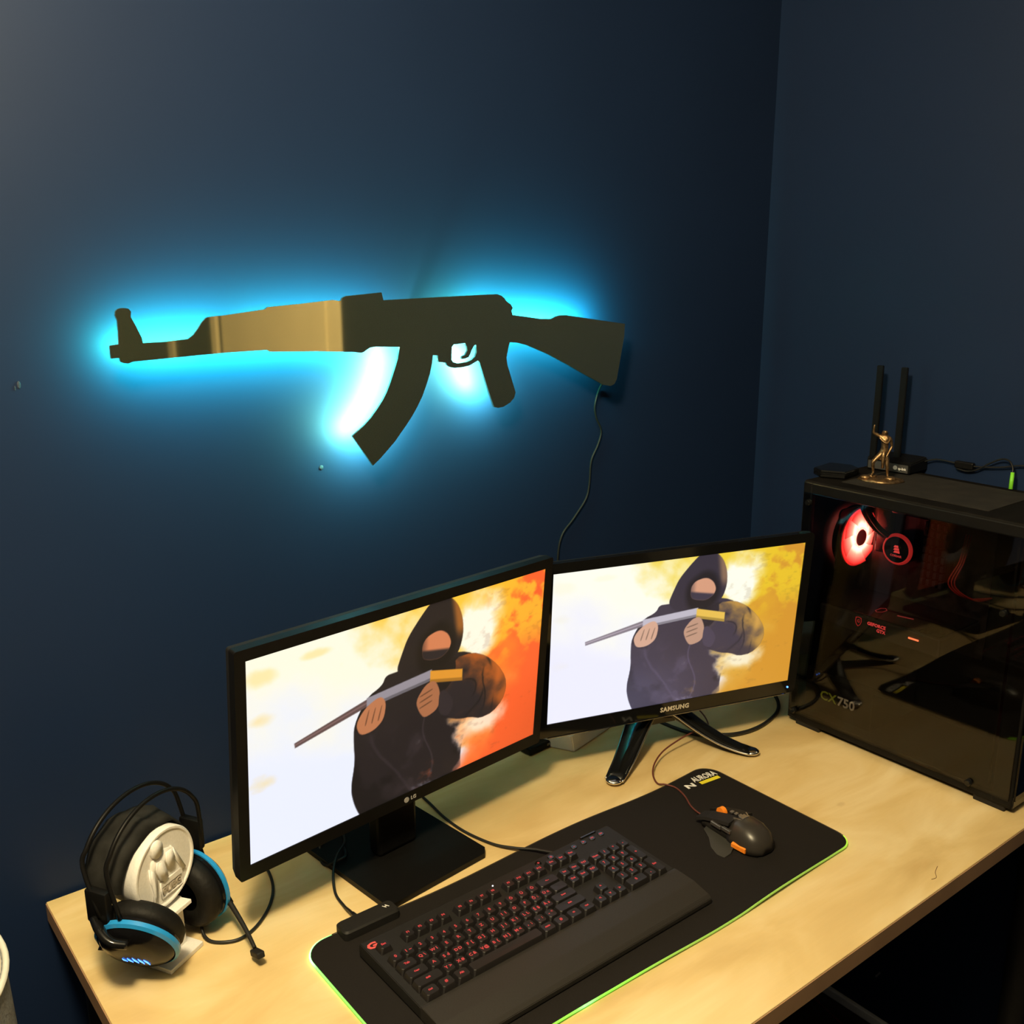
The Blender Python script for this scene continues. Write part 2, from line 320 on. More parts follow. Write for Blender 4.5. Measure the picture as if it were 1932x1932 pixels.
OUT = [(x * fS, 1.652 + (z - 1.652) * fS) for x, z in OUT]; HOLE = [(x * fS, 1.652 + (z - 1.652) * fS) for x, z in HOLE]
sign = thing('wall_sign', 'rifle-shaped gold mirror sign glowing cyan from behind on the navy wall', 'wall light', (0.88, YB, 1.5))
me = flat_shape([(x, z) for x, z in OUT], [HOLE], 0.004)
me.transform(Matrix(((1, 0, 0, 0), (0, 0, -1, SY + 0.002), (0, 1, 0, 0), (0, 0, 0, 1))))
put('mirror_panel', me, GOLD, sign, world=True)
def ledm(name, col, s):
    return mat(name, (0.02, 0.3, 0.4), 0.5, emit=col, strength=s)
CYAN = (0.07, 1.32, 1.0)
LED = ledm('cyan_led_strip', CYAN, 720)
LEDH = ledm('cyan_led_strip_hot', (0.42, 1.55, 1.0), 1300)
strips = [([(0.437, 1.5235), (0.50, 1.5262), (0.575, 1.5265), (0.70, 1.5262), (0.79, 1.5235), (0.845, 1.5215)], LED),
          ([(0.872, 1.502), (0.869, 1.476), (0.859, 1.443), (0.843, 1.412), (0.820, 1.384), (0.793, 1.359)], LEDH),
          ([(1.022, 1.496), (1.034, 1.464), (1.047, 1.431), (1.056, 1.412)], LEDH),
          ([(1.03, 1.550), (1.105, 1.532), (1.19, 1.530), (1.30, 1.516)], LED)]
for pts, m_ in strips:
    P = spline([(x * fS, SY + 0.0062, 1.652 + (z - 1.652) * fS) for x, z in pts], 5); b = B(); g = B()
    for p, q in zip(P[:-1], P[1:]):
        d = q - p; c = (p + q) / 2; a = math.atan2(d.z, d.x); R_ = Matrix.Rotation(-a, 4, 'Y')
        b.box(c, (d.length * 1.02, 0.0024, 0.010), M=R_)
        nn_ = Vector((-d.z, 0, d.x)).normalized() * 0.0038; o_ = Vector((0, 0.0014, 0))
        g.add([p - nn_ + o_, q - nn_ + o_, q + nn_ + o_, p + nn_ + o_], [(0, 1, 2, 3)])
    ta = put('strip_backing', b, MATTE, sign, world=True)
    put('led_strip', g, m_, ta, world=True, label='cyan light strip facing the wall')
for x, z in ((0.60, 1.545), (0.90, 1.545), (1.30, 1.49)): put('standoff', B().cyl((x, SY + 0.004, z), (x, YB, z), 0.008, n=16), MATTE, sign, world=True)
cord = put('power_cord', B().tube([(1.345, SY + 0.02, 1.425), (1.334, YB - 0.006, 1.402), (1.320, YB - 0.004, 1.366), (1.324, YB - 0.0035, 1.340), (1.338, YB - 0.0035, 1.312), (1.330, YB - 0.0035, 1.285), (1.313, YB - 0.0035, 1.255), (1.309, YB - 0.0035, 1.21), (1.300, YB - 0.0035, 1.180), (1.268, YB - 0.0035, 1.145), (1.238, YB - 0.0035, 1.115), (1.228, YB - 0.0035, 1.06), (1.225, YB - 0.0035, 0.90), (1.22, YB - 0.004, 0.76)], 0.0019, 8), CABLE, smooth=True)
cord['label'] = 'thin black power cord running down the wall from the glowing sign'; cord['category'] = 'cable'

# ------------------------------------------------------------------ screen picture (hooded figure against a smoky sky)
def fbm(U, V, sx, sy, seed, octs=5):
    rng = np.random.RandomState(seed); out = np.zeros_like(U); amp = 0.5
    for o in range(octs):
        G = rng.rand(64, 64); x = (U * sx * 2 ** o) % 63; y = (V * sy * 2 ** o) % 63
        xi, yi = x.astype(int), y.astype(int); fx, fy = x - xi, y - yi; fx = fx * fx * (3 - 2 * fx); fy = fy * fy * (3 - 2 * fy)
        out += amp * ((G[yi, xi] * (1 - fx) + G[yi, xi + 1] * fx) * (1 - fy) + (G[yi + 1, xi] * (1 - fx) + G[yi + 1, xi + 1] * fx) * fy); amp *= 0.5
    return out
def ss(a, b, x): t = np.clip((x - a) / (b - a), 0, 1); return t * t * (3 - 2 * t)
def poly_alpha(U, V, pts, soft=0.0022):
    A = 16 / 9; X = U * A; Y = V; P = [(p[0] * A, p[1]) for p in pts]
    d = np.full(U.shape, 9.0); ins = np.zeros(U.shape, bool); n = len(P)
    for i in range(n):
        x0, y0 = P[i]; x1, y1 = P[(i + 1) % n]; ex, ey = x1 - x0, y1 - y0; wx, wy = X - x0, Y - y0
        t = np.clip((wx * ex + wy * ey) / (ex * ex + ey * ey + 1e-12), 0, 1)
        d = np.minimum(d, (wx - ex * t) ** 2 + (wy - ey * t) ** 2)
        c = ((y0 > Y) != (y1 > Y)) & (X < (x1 - x0) * (Y - y0) / ((y1 - y0) if abs(y1 - y0) > 1e-9 else 1e-9) + x0); ins ^= c
    s = np.sqrt(d) * np.where(ins, 1, -1)
    return np.clip(0.5 + s / (2 * soft), 0, 1)
def paint(nx, ny, warm):
    U, V = np.meshgrid(np.linspace(0, 1, nx), np.linspace(0, 1, ny))
    h = lambda *c: np.array(c, float) / 255.0
    if warm: W0, CR, YE, OR, RD, DK = h(236, 240, 255), h(255, 250, 226), h(255, 196, 48), h(255, 150, 40), h(252, 98, 44), h(34, 28, 30)
    else: W0, CR, YE, OR, RD, DK = h(238, 238, 255), h(255, 254, 236), h(238, 204, 44), h(226, 170, 46), h(214, 150, 48), h(52, 46, 60)
    n1 = fbm(U * 1.3 + V * 0.3, V - U * 0.25 + 0.3, 5, 4, 3, 6); n2 = fbm(U * 1.4 + n1 * 0.12 + V * 0.25, V - U * 0.35 + 0.4 + n1 * 0.10, 9, 9, 7, 6); n3 = fbm(U, V, 40, 40, 11, 3)
    img = np.empty(U.shape + (3,)); img[:] = W0
    def over(c, a): img[:] = img * (1 - a[..., None]) + np.asarray(c) * a[..., None]
    over(CR, ss(0.0, 0.5, V * 0.8 + U * 0.55 - 0.35 + (n1 - 0.5) * 0.5))
    over(YE, ss(0.42, 0.62, U * 0.75 + V * 0.42 - 0.22 + (n1 - 0.5) * 0.45) * (0.92))
    over(OR, ss(0.60, 0.80, U + (n2 - 0.5) * 0.35 - 0.05 * V) * 0.85)
    over(RD, ss(0.70, 0.93, U + (n1 - 0.5) * 0.3 + (0.6 - V) * 0.16))
    over(YE, ss(0.50, 0.66, n2 + 0.1 * V) * ss(0.62, 0.75, U) * ss(0.45, 0.75, V) * 0.8)
    for cx, cy, rx, ry, st in ((0.735, 0.80, 0.085, 0.20, 1.25), (0.78, 0.235, 0.09, 0.07, 0.8)):
        g = 1 - np.sqrt(((U - cx) / rx) ** 2 + ((V - cy) / ry) ** 2)
        over(CR * 0.99 + 0.01, np.clip(ss(-0.25, 0.75, g + (n2 - 0.5) * 1.1) * st, 0, 1))
    for cx, cy, rx, ry in ((0.04, 0.90, 0.07, 0.06), (0.03, 0.70, 0.05, 0.05), (0.05, 0.38, 0.06, 0.05), (0.2, 0.93, 0.08, 0.03)):
        g = 1 - np.sqrt(((U - cx) / rx) ** 2 + ((V - cy) / ry) ** 2); over(YE, ss(0.1, 0.9, g + (n2 - 0.5) * 1.4) * (0.30 if warm else 0.06))
    over(DK * 0.6 + RD * 0.4, ss(0.56, 0.7, n3 * 0.5 + n2 * 0.5) * ss(0.55, 0.75, U) * 0.16)
    def chaikin(p, it=2):
        for _ in range(it):
            q = []
            for i in range(len(p)):
                (x0, y0), (x1, y1) = p[i], p[(i + 1) % len(p)]; q += [(0.78 * x0 + 0.22 * x1, 0.78 * y0 + 0.22 * y1), (0.22 * x0 + 0.78 * x1, 0.22 * y0 + 0.78 * y1)]
            p = q
        return p
    PA = lambda p, s=0.0025, it=2: poly_alpha(U, V, chaikin(p, it), s)
    # torso and coat
    torso = PA([(0.445, 0.70), (0.411, 0.70), (0.40, 0.655), (0.35, 0.62), (0.31, 0.50), (0.31, 0.40), (0.315, 0.30), (0.302, 0.16), (0.315, 0.06), (0.345, -0.05), (0.70, -0.05), (0.69, 0.10), (0.704, 0.20), (0.71, 0.35), (0.74, 0.64), (0.66, 0.70)])
    fade = 1 - ss(0.0, 0.12, (U - 0.655) + (0.30 - V) * 0.28 + (n2 - 0.5) * 0.42) * ss(0.45, 0.25, V)
    over(DK * (1.0 if warm else 1.15), torso * np.clip(fade, 0, 1))
    over(DK * 2.4, torso * fade * ss(0.50, 0.72, n2) * ss(0.6, 0.0, V) * 0.40)
    over(RD * 0.8, torso * ss(0.54, 0.66, n3 * 0.5 + n2 * 0.5) * ss(0.30, 0.05, V) * ss(0.5, 0.62, U) * 0.5)
    over(DK * 0.55, torso * ss(0.46, 0.36, n1) * 0.6)
    # right sleeve
    sl = PA([(0.655, 0.66), (0.72, 0.658), (0.775, 0.61), (0.825, 0.53), (0.860, 0.44), (0.866, 0.37), (0.852, 0.305), (0.815, 0.258), (0.765, 0.252), (0.725, 0.285), (0.68, 0.300), (0.635, 0.335), (0.602, 0.385), (0.600, 0.48), (0.64, 0.52), (0.66, 0.60)], 0.003, 1)
    over(DK * 1.2, sl); slc = h(186, 92, 34) if warm else h(200, 152, 72)
    R_ = np.hypot((U - 0.675) * 16 / 9, V - 0.44); AN = np.arctan2(V - 0.44, (U - 0.675) * 16 / 9)
    over(slc, sl * ss(0.12, 0.34, R_ + (n2 - 0.5) * 0.30 + 0.06 * np.sin(AN + 0.3)) * 0.92)
    over(slc * 1.15, sl * np.exp(-((R_ - 0.27 - 0.02 * np.sin(AN * 3)) / 0.025) ** 2) * ss(-0.6, 0.2, AN) * 0.6)
    for r0, ph, wd in ((0.11, 0.3, 0.006), (0.16, 1.7, 0.008), (0.20, 4.1, 0.006), (0.245, 2.6, 0.007), (0.29, 5.2, 0.006)):
        ln = np.exp(-((R_ - r0 - 0.018 * np.sin(AN * 3.2 + ph) - (n1 - 0.5) * 0.12) / wd) ** 2) * ss(0.25, 0.75, 0.5 + 0.5 * np.sin(AN * 2.3 + ph * 2))
        over(DK * 0.8, sl * np.clip(ln, 0, 1) * 0.85)
    over(DK * 1.1, sl * ss(0.36, 0.28, V + (U - 0.8) * 0.25 + (n2 - 0.5) * 0.12) * 0.75)
    over(DK * 1.9, torso * fade * np.exp(-((U - 0.565 - 0.02 * np.sin(V * 14)) / 0.003) ** 2) * ss(0.50, 0.40, V) * 0.6)
    over(DK * 1.7, torso * fade * np.exp(-((U - 0.40 + (V - 0.3) * 0.35 + (n1 - 0.5) * 0.06) / 0.006) ** 2) * ss(0.55, 0.35, V) * 0.5)
    # hood
    hood = PA([(0.612, 1.03), (0.56, 1.01), (0.525, 0.95), (0.482, 0.862), (0.462, 0.78), (0.445, 0.70), (0.48, 0.64), (0.56, 0.60), (0.63, 0.64), (0.668, 0.69), (0.682, 0.78), (0.676, 0.876), (0.655, 0.96)])
    over(DK * (0.95 if warm else 1.0), hood)
    over(h(206, 120, 44) if warm else h(170, 130, 96), hood * ss(0.632, 0.66, U + (V - 0.9) * 0.10) * ss(0.74, 0.84, V) * 0.72)
    over(DK * 0.5, PA([(0.585, 0.90), (0.52, 0.83), (0.512, 0.74), (0.53, 0.64), (0.60, 0.60), (0.648, 0.68), (0.655, 0.78), (0.63, 0.87)], 0.02) * 0.8)
    # plain face: forehead in light, the rest covered by a plain scarf
    skin = h(214, 128, 84) if warm else h(214, 156, 126)
    face = PA([(0.58, 0.845), (0.548, 0.83), (0.532, 0.79), (0.536, 0.72), (0.56, 0.70), (0.60, 0.69), (0.63, 0.72), (0.638, 0.76), (0.625, 0.81), (0.602, 0.84)])
    over(skin, face); over(DK * 1.2, face * ss(0.755, 0.735, V + (U - 0.58) * 0.35)); over(DK, face * ss(0.03, 0.0, U - 0.53) * 0.5)
    # a plain long pole held across the body
    st = h(150, 142, 150) if warm else h(190, 184, 198); dkst = h(96, 74, 72) if warm else h(128, 118, 128); wood = h(226, 150, 48) if warm else h(232, 190, 84); wd2 = h(150, 84, 40) if warm else h(186, 164, 130)
    over(dkst, PA([(0.13, 0.525), (0.132, 0.50), (0.36, 0.575), (0.36, 0.615)], it=0)); over(dkst * 1.35, PA([(0.13, 0.518), (0.132, 0.511), (0.36, 0.592), (0.36, 0.600)], it=0))
    over(st, PA([(0.35, 0.618), (0.35, 0.560), (0.57, 0.585), (0.57, 0.645)], it=0)); over(st * 0.7, PA([(0.35, 0.575), (0.35, 0.560), (0.57, 0.585), (0.57, 0.600)], it=0))
    over(wood, PA([(0.565, 0.640), (0.565, 0.575), (0.685, 0.52), (0.685, 0.585)], it=0)); over(wood * 0.75, PA([(0.565, 0.592), (0.565, 0.575), (0.685, 0.52), (0.685, 0.537)], it=0))
    hc = h(190, 120, 80) if warm else h(212, 166, 142)
    over(hc, PA([(0.315, 0.50), (0.345, 0.57), (0.395, 0.605), (0.415, 0.56), (0.408, 0.47), (0.375, 0.43), (0.33, 0.43)]))
    over(hc * 0.9, PA([(0.515, 0.50), (0.55, 0.575), (0.585, 0.58), (0.605, 0.50), (0.60, 0.41), (0.55, 0.385), (0.53, 0.43)]))
    for k in range(3):
        x0 = 0.345 + k * 0.021; over(hc * 0.55, PA([(x0, 0.48), (x0 + 0.012, 0.55), (x0 + 0.0145, 0.55), (x0 + 0.003, 0.47)], 0.003))
        y0 = 0.455 + k * 0.032; over(hc * 0.5, PA([(0.530, y0), (0.575, y0 + 0.018), (0.576, y0 + 0.012), (0.531, y0 - 0.006)], 0.003))
    over(DK * 1.4, PA([(0.60, 0.50), (0.62, 0.51), (0.66, 0.42), (0.64, 0.34), (0.60, 0.38)]))
    if not warm: over(W0, (1 - ss(0.0, 0.55, U)) * 0.12); over(h(120, 116, 150), torso * ss(0.45, 0.05, V) * 0.35 * ss(0.7, 0.35, U))
    img = np.clip(img, 0, 1)
    lin = np.where(img <= 0.04045, img / 12.92, ((img + 0.055) / 1.055) ** 2.4)
    return lin
def screen_mesh(w, h, warm, nx=512, ny=288):
    lin = paint(nx, ny, warm)
    X, Z = np.meshgrid(np.linspace(-w / 2, w / 2, nx), np.linspace(0, h, ny))
    co = np.stack([X, np.zeros_like(X), Z], -1).reshape(-1, 3).astype(np.float32)
    idx = np.arange(nx * ny).reshape(ny, nx)
    q = np.stack([idx[:-1, :-1], idx[:-1, 1:], idx[1:, 1:], idx[1:, :-1]], -1).reshape(-1, 4)
    me = bpy.data.meshes.new('screen'); me.vertices.add(len(co)); me.vertices.foreach_set('co', co.ravel())
    me.loops.add(q.size); me.loops.foreach_set('vertex_index', q.ravel().astype(np.int32))
    me.polygons.add(len(q)); me.polygons.foreach_set('loop_start', np.arange(0, q.size, 4, dtype=np.int32))
    me.update(calc_edges=True)
    ca = me.color_attributes.new('picture', 'FLOAT_COLOR', 'POINT')
    ca.data.foreach_set('color', np.concatenate([lin.reshape(-1, 3), np.ones((nx * ny, 1))], 1).astype(np.float32).ravel())
    return me
def screen_mat(name, s):
    m = bpy.data.materials.new(name); m.use_nodes = True; nt = m.node_tree; b = nt.nodes['Principled BSDF']
    a = nt.nodes.new('ShaderNodeAttribute'); a.attribute_name = 'picture'
    b.inputs['Base Color'].default_value = (0.01, 0.01, 0.01, 1); b.inputs['Roughness'].default_value = 0.35
    nt.links.new(a.outputs['Color'], b.inputs['Emission Color'])
    g = nt.nodes.new('ShaderNodeNewGeometry'); d = nt.nodes.new('ShaderNodeVectorMath'); d.operation = 'DOT_PRODUCT'
    nt.links.new(g.outputs['Incoming'], d.inputs[0]); nt.links.new(g.outputs['Normal'], d.inputs[1])
    r = nt.nodes.new('ShaderNodeMapRange'); r.inputs[1].default_value = 0.48; r.inputs[2].default_value = 0.61; r.inputs[3].default_value = 0.10 * s; r.inputs[4].default_value = s     # panel brightness falls off at grazing angles
    nt.links.new(d.outputs['Value'], r.inputs[0]); nt.links.new(r.outputs[0], b.inputs['Emission Strength'])
    return m

# ------------------------------------------------------------------ monitors
def monitor(name, label, bc, yaw, tilt, w, h, side, top, bot, warm, depth, bezm, rad):
    X = Vector((cos(yaw), sin(yaw), 0)); n = Vector((sin(yaw), -cos(yaw), 0)); Z = Vector((0, 0, 1)) * cos(tilt) - n * sin(tilt); Y = Z.cross(X)
    M = basis(bc, X, Y, Z); t = thing(name, label, 'monitor', M=M)
    ow, oh = w + 2 * side, h + top + bot; zc = (h + top - bot) / 2
    RX = Matrix(((1, 0, 0, 0), (0, 0, -1, 0), (0, 1, 0, 0), (0, 0, 0, 1)))
    me = flat_shape([(x, y + zc) for x, y in rrect(ow, oh, rad)], [[(-w / 2, 0), (w / 2, 0), (w / 2, h), (-w / 2, h)]], depth * 0.45)
    me.transform(RX); me.transform(Matrix.Translation((0, depth * 0.225 - 0.0015, 0)))
    put('bezel', me, bezm, t)
    b = B(); pr = [[(x, depth * 0.45 - 0.0018, y + zc) for x, y in rrect(ow, oh, rad)], [(x, depth * 0.8, y + zc) for x, y in rrect(ow - 0.006, oh - 0.006, rad)],
                   [(x * 0.8, depth, y * 0.75 + zc) for x, y in rrect(ow, oh, rad)], [(x * 0.55, depth + 0.02, y * 0.5 + zc) for x, y in rrect(ow, oh, rad)]]
    b.loft(pr); put('back_shell', b, MATTE, t, smooth=True)
    s = put('screen', screen_mesh(w, h, warm), screen_mat(name + '_picture', 1.02), t)
    return t, M
lgc = (0.7128, 1.1627, 0.8676)
lg, LM = monitor('monitor', 'left monitor with matte black frame, square flat base and orange-edged picture', lgc, 0.103, -0.0908, 0.531, 0.2989, 0.0155, 0.0165, 0.0205, True, 0.030, BLACK, 0.004)
put('logo', text_mesh('LG', 0.0085, 0.0003, Matrix.Translation((0.009, -0.002, -0.0115)) @ Matrix.Rotation(pi / 2, 4, 'X'), bold=0.0002), GREYPR, lg, label='small grey maker lettering under the screen')
lb = B().lathe([(0.0, 0.0), (0.0045, 0.0), (0.0045, 0.0006), (0.0, 0.0006)], Matrix.Translation((-0.004, -0.0017, -0.0115)) @ Matrix.Rotation(pi / 2, 4, 'X'), 20)
put('logo_disc', lb, GREYPR, lg)
put('stand_neck', B().box((0.715, 1.215, 0.845), (0.075, 0.028, 0.19), 0.103, bev=0.006), BLACK, lg, world=True)
bw = basis((0.722, 1.208, ZD), (cos(0.11), sin(0.11), 0), (-sin(0.11), cos(0.11), 0), (0, 0, 1))
base_poly = [(-0.106, -0.102), (-0.098, -0.108), (0.082, -0.108), (0.093, -0.096), (0.093, 0.10), (0.085, 0.108), (-0.100, 0.108), (-0.106, 0.10)]
put('stand_base', B().prism(base_poly, 0.0005, 0.009, bw), GLOSS if False else BLACK, lg, world=True)

sac = (1.2792, 1.1537, 0.8524)
sa, SM = monitor('monitor', 'right monitor with glossy black frame on forked dark chrome feet', sac, -0.2922, -0.0824, 0.5039, 0.2834, 0.0185, 0.0185, 0.0265, False, 0.022, GLOSS, 0.010)
put('logo', text_mesh('SAMSUNG', 0.0125, 0.0003, Matrix.Translation((0.004, -0.002, -0.0135)) @ Matrix.Rotation(pi / 2, 4, 'X'), space=1.08, bold=0.0004), mat('silver_print', (0.62, 0.55, 0.44), 0.4, emit=None, var=0.03), sa, label='silver maker lettering under the screen')
put('power_light', B().ball((0.252, -0.0022, -0.0135), 0.0019, 8), LEDB, sa, label='tiny glowing blue power light')
put('lower_rim', B().box((0, 0.002, -0.0275), (0.50, 0.010, 0.0022), bev=0.0008), CHROME, sa)
# forked stand
sX = Vector((cos(-0.2922), sin(-0.2922), 0)); sN = Vector((sin(-0.2922), -cos(-0.2922), 0))
S0 = Vector((1.2792, 1.1537, 0))
def sp(a, k, z): return S0 + sX * a + sN * k + Vector((0, 0, z))
put('stand_neck', B().loft([[sp(-0.03, -0.065, 0.79), sp(0.03, -0.065, 0.79), sp(0.03, -0.04, 0.79), sp(-0.03, -0.04, 0.79)], [sp(-0.03, -0.06, 0.85), sp(0.03, -0.06, 0.85), sp(0.03, -0.022, 0.85), sp(-0.03, -0.022, 0.85)], [sp(-0.03, -0.06, 0.93), sp(0.03, -0.06, 0.93), sp(0.03, -0.025, 0.93), sp(-0.03, -0.025, 0.93)]]), GLOSS, sa, world=True)
for sg in (-1, 1):
    path = [(0.020, -0.060, 0.815, 0.024, 0.011), (0.038, -0.048, 0.806, 0.024, 0.011), (0.058, -0.032, 0.790, 0.0225, 0.010), (0.080, -0.012, 0.773, 0.0205, 0.008), (0.105, 0.012, 0.758, 0.0185, 0.0065), (0.128, 0.034, 0.7500, 0.017, 0.0050), (0.143, 0.049, 0.7475, 0.0155, 0.0046)]
    rings = []
    pts = [sp(sg * a, k, z) for a, k, z, _, _ in path]
    for i, (a, k, z, w_, t_) in enumerate(path):
        tg = (pts[min(i + 1, 6)] - pts[max(i - 1, 0)]).normalized(); sd = tg.cross(Vector((0, 0, 1))).normalized(); un = sd.cross(tg).normalized()
        ring = []
        for q in range(14):
            an = 2 * pi * q / 14; cx_, sx_ = cos(an), sin(an)
            ring.append(pts[i] + sd * w_ * math.copysign(abs(cx_) ** 0.6, cx_) + un * t_ * math.copysign(abs(sx_) ** 0.8, sx_))
        rings.append(ring)
    put('foot', B().loft(rings), GLOSS, sa, world=True, smooth='all')
    # bright chrome rims along both edges and the toe cap
    b = B(); 
    for s2 in (-1, 1):
        pp = []
        for i, (a, k, z, w_, t_) in enumerate(path):
            tg = (pts[min(i + 1, 6)] - pts[max(i - 1, 0)]).normalized(); sd = tg.cross(Vector((0, 0, 1))).normalized(); pp.append(pts[i] + sd * w_ * s2 * 0.98)
        b.tube(pp, 0.0021, 8, 3)
    e = pts[-1]; b.ball(e + Vector((0, 0, 0.0004)), 0.0157, 8, (1, 1, 0.34))
    put('chrome_trim', b, mat('bright_chrome', (0.75, 0.72, 0.68), 0.08, 1.0, var=0.02), sa, world=True, smooth='all')
# ------------------------------------------------------------------ gaming mouse pad
PZ = 0.7405
def pad_wave(x, y):
    w = 0.0
    if y < 0.80: w = 0.0035 * max(0, sin((x - 1.02) * 15.0)) * (1 if x > 1.02 else 0) * ((0.80 - y) / 0.03) + 0.0012 * (0.5 + 0.5 * sin(x * 31)) * ((0.80 - y) / 0.03)
    if y > 1.07: w = 0.0010 * (0.5 + 0.5 * sin(x * 26)) * ((y - 1.07) / 0.02)
    return max(0.0, w)
def pad_edge(x, y):
    """outline wobble of the soft cloth"""
    dy = 0.0
    if y > 1.0: dy = 0.004 * sin(x * 14.5 + 0.4)
    if y < 0.85: dy = 0.003 * sin(x * 11)
    return y + dy
PO = rrect(0.808, 0.312, 0.034, 8, 0.897, 0.930)
def dens(L):
    out = []
    for i, p in enumerate(L):
        q = L[(i + 1) % len(L)]; n = max(1, int(math.hypot(q[0] - p[0], q[1] - p[1]) / 0.012))
        for k in range(n): out.append((p[0] + (q[0] - p[0]) * k / n, p[1] + (q[1] - p[1]) * k / n))
    return out
PO = [(x, pad_edge(x, y)) for x, y in dens(PO)]
pad = thing('mouse_pad', 'long black cloth mouse pad with green glowing edge under the keyboard and mouse', 'mouse pad', (0.897, 0.93, ZD))
def ring(s, z, extra=0): return [((x - 0.897) * s + 0.897, (y - 0.93) * (1 - (1 - s) * 2.5) + 0.93, PZ + z + (pad_wave(x, y) if s > 0.98 else 0)) for x, y in PO]
b = B(); R = [ring(1, 0.0), ring(1, 0.0034), ring(0.995, 0.0038)] 
b.loft(R, cap=False)
top = [b.bm.verts.new(p) for p in ring(0.995, 0.0038)]
in2 = [b.bm.verts.new(p) for p in ring(0.94, 0.0036)]
n = len(top)
for k in range(n): b.bm.faces.new((top[k], top[(k + 1) % n], in2[(k + 1) % n], in2[k]))
b.bm.faces.new(in2)
bmesh.ops.remove_doubles(b.bm, verts=b.bm.verts, dist=1e-6)
put('cloth', b, PADM, pad, world=True)
def glow_mat():
    m = bpy.data.materials.new('green_light_guide'); m.use_nodes = True; nt = m.node_tree; N = nt.nodes; L = nt.links; bs = N['Principled BSDF']
    bs.inputs['Base Color'].default_value = (0.25, 0.42, 0.10, 1); bs.inputs['Roughness'].default_value = 0.3
    a = N.new('ShaderNodeAttribute'); a.attribute_name = 'led'; L.new(a.outputs['Color'], bs.inputs['Emission Color']); bs.inputs['Emission Strength'].default_value = 1.0
    return m
GG = glow_mat()
cen = []
for i, (x, y) in enumerate(PO): cen.append((x, y, PZ + 0.0022 + pad_wave(x, y)))
lit = [p for p in cen if True]
# lit run: from the controller round the left end and along the front edge to the right corner
def key(p): return p
i0 = min(range(n), key=lambda i: math.hypot(cen[i][0] - 0.545, cen[i][1] - 1.086)); i1 = min(range(n), key=lambda i: math.hypot(cen[i][0] - 1.301, cen[i][1] - 0.800))
seq = []; i = i0
while i != i1: seq.append(cen[i]); i = (i + 1) % n
seq.append(cen[i1])
b = B(); b.tube([(Vector(p) + (Vector(p) - Vector((0.897, 0.93, p[2]))).normalized() * 0.0008) for p in seq], 0.0016, 8, 1)
me = bpy.data.meshes.new('light_guide'); bmesh.ops.recalc_face_normals(b.bm, faces=b.bm.faces); b.bm.to_mesh(me); b.bm.free()
ca = me.color_attributes.new('led', 'FLOAT_COLOR', 'POINT')
for v in me.vertices:
    x, y = v.co.x, v.co.y
    g = Vector((0.17, 0.36, 0.03)) * 0.55
    d = math.hypot(x - 0.497, y - 1.065); g = g.lerp(Vector((0.75, 3.2, 0.9)), math.exp(-(d / 0.05) ** 2))
    if y < 1.05 and x < 0.53: g = g.lerp(Vector((0.10, 1.5, 0.10)), 0.8 if y > 0.80 else 0.5)
    d = abs(x - 0.725) + (0 if y < 0.9 else 1); g = g + Vector((0.25, 1.6, 0.45)) * math.exp(-(d / 0.012) ** 2) + Vector((0.03, 0.8, 0.02)) * math.exp(-(d / 0.09) ** 2)
    d = math.hypot(x - 1.301, y - 0.79); g = g + Vector((0.35, 0.7, 0.0)) * math.exp(-(d / 0.03) ** 2)
    ca.data[v.index].color = (*g, 1)
put('light_guide', me, GG, pad, world=True, smooth='all')
seq2 = []; i = i1
while i != i0: seq2.append(cen[i]); i = (i + 1) % n
seq2.append(cen[i0])
put('stitched_edge', B().tube(seq2, 0.0019, 8, 1), mat('unlit_edge', (0.035, 0.024, 0.012), 0.5, var=0.2), pad, world=True, smooth='all')
# controller on the back-left corner
cz = PZ + 0.004
b = B().loft([[Vector((x + 0.590, y + 1.079, cz + z)) for x, y in rrect(w_, h_, 0.006, 4)] for z, w_, h_ in ((0, 0.088, 0.030), (0.011, 0.088, 0.030), (0.0135, 0.084, 0.026))])
ctrl = put('led_controller', b, MATTE, pad, world=True, smooth=True)
b = B()
for k in (-1, 1): b.box((0.620 + k * 0.0022, 1.082, cz + 0.0137), (0.0009, 0.007, 0.0004), 0.5)
b.box((0.620, 1.082, cz + 0.0137), (0.0030, 0.0009, 0.0004), 0.0)
put('printed_mark', b, WHITEPR, ctrl, world=True)
b = B().tube([(0.580, 1.092, cz + 0.006), (0.580, 1.112, cz + 0.006), (0.583, 1.136, PZ + 0.004), (0.588, 1.171, PZ + 0.0035), (0.604, 1.206, PZ + 0.012), (0.625, 1.232, PZ + 0.020), (0.655, 1.262, PZ + 0.018), (0.68, 1.33, PZ + 0.004)], 0.0021, 8)
b.cyl((0.580, 1.090, cz + 0.006), (0.580, 1.106, cz + 0.006), 0.0048, 0.0032, 12)
cc = put('usb_cable', b, CABLE, smooth='all'); cc['label'] = 'thin black cable from the pad controller up over the left monitor base'; cc['category'] = 'cable'
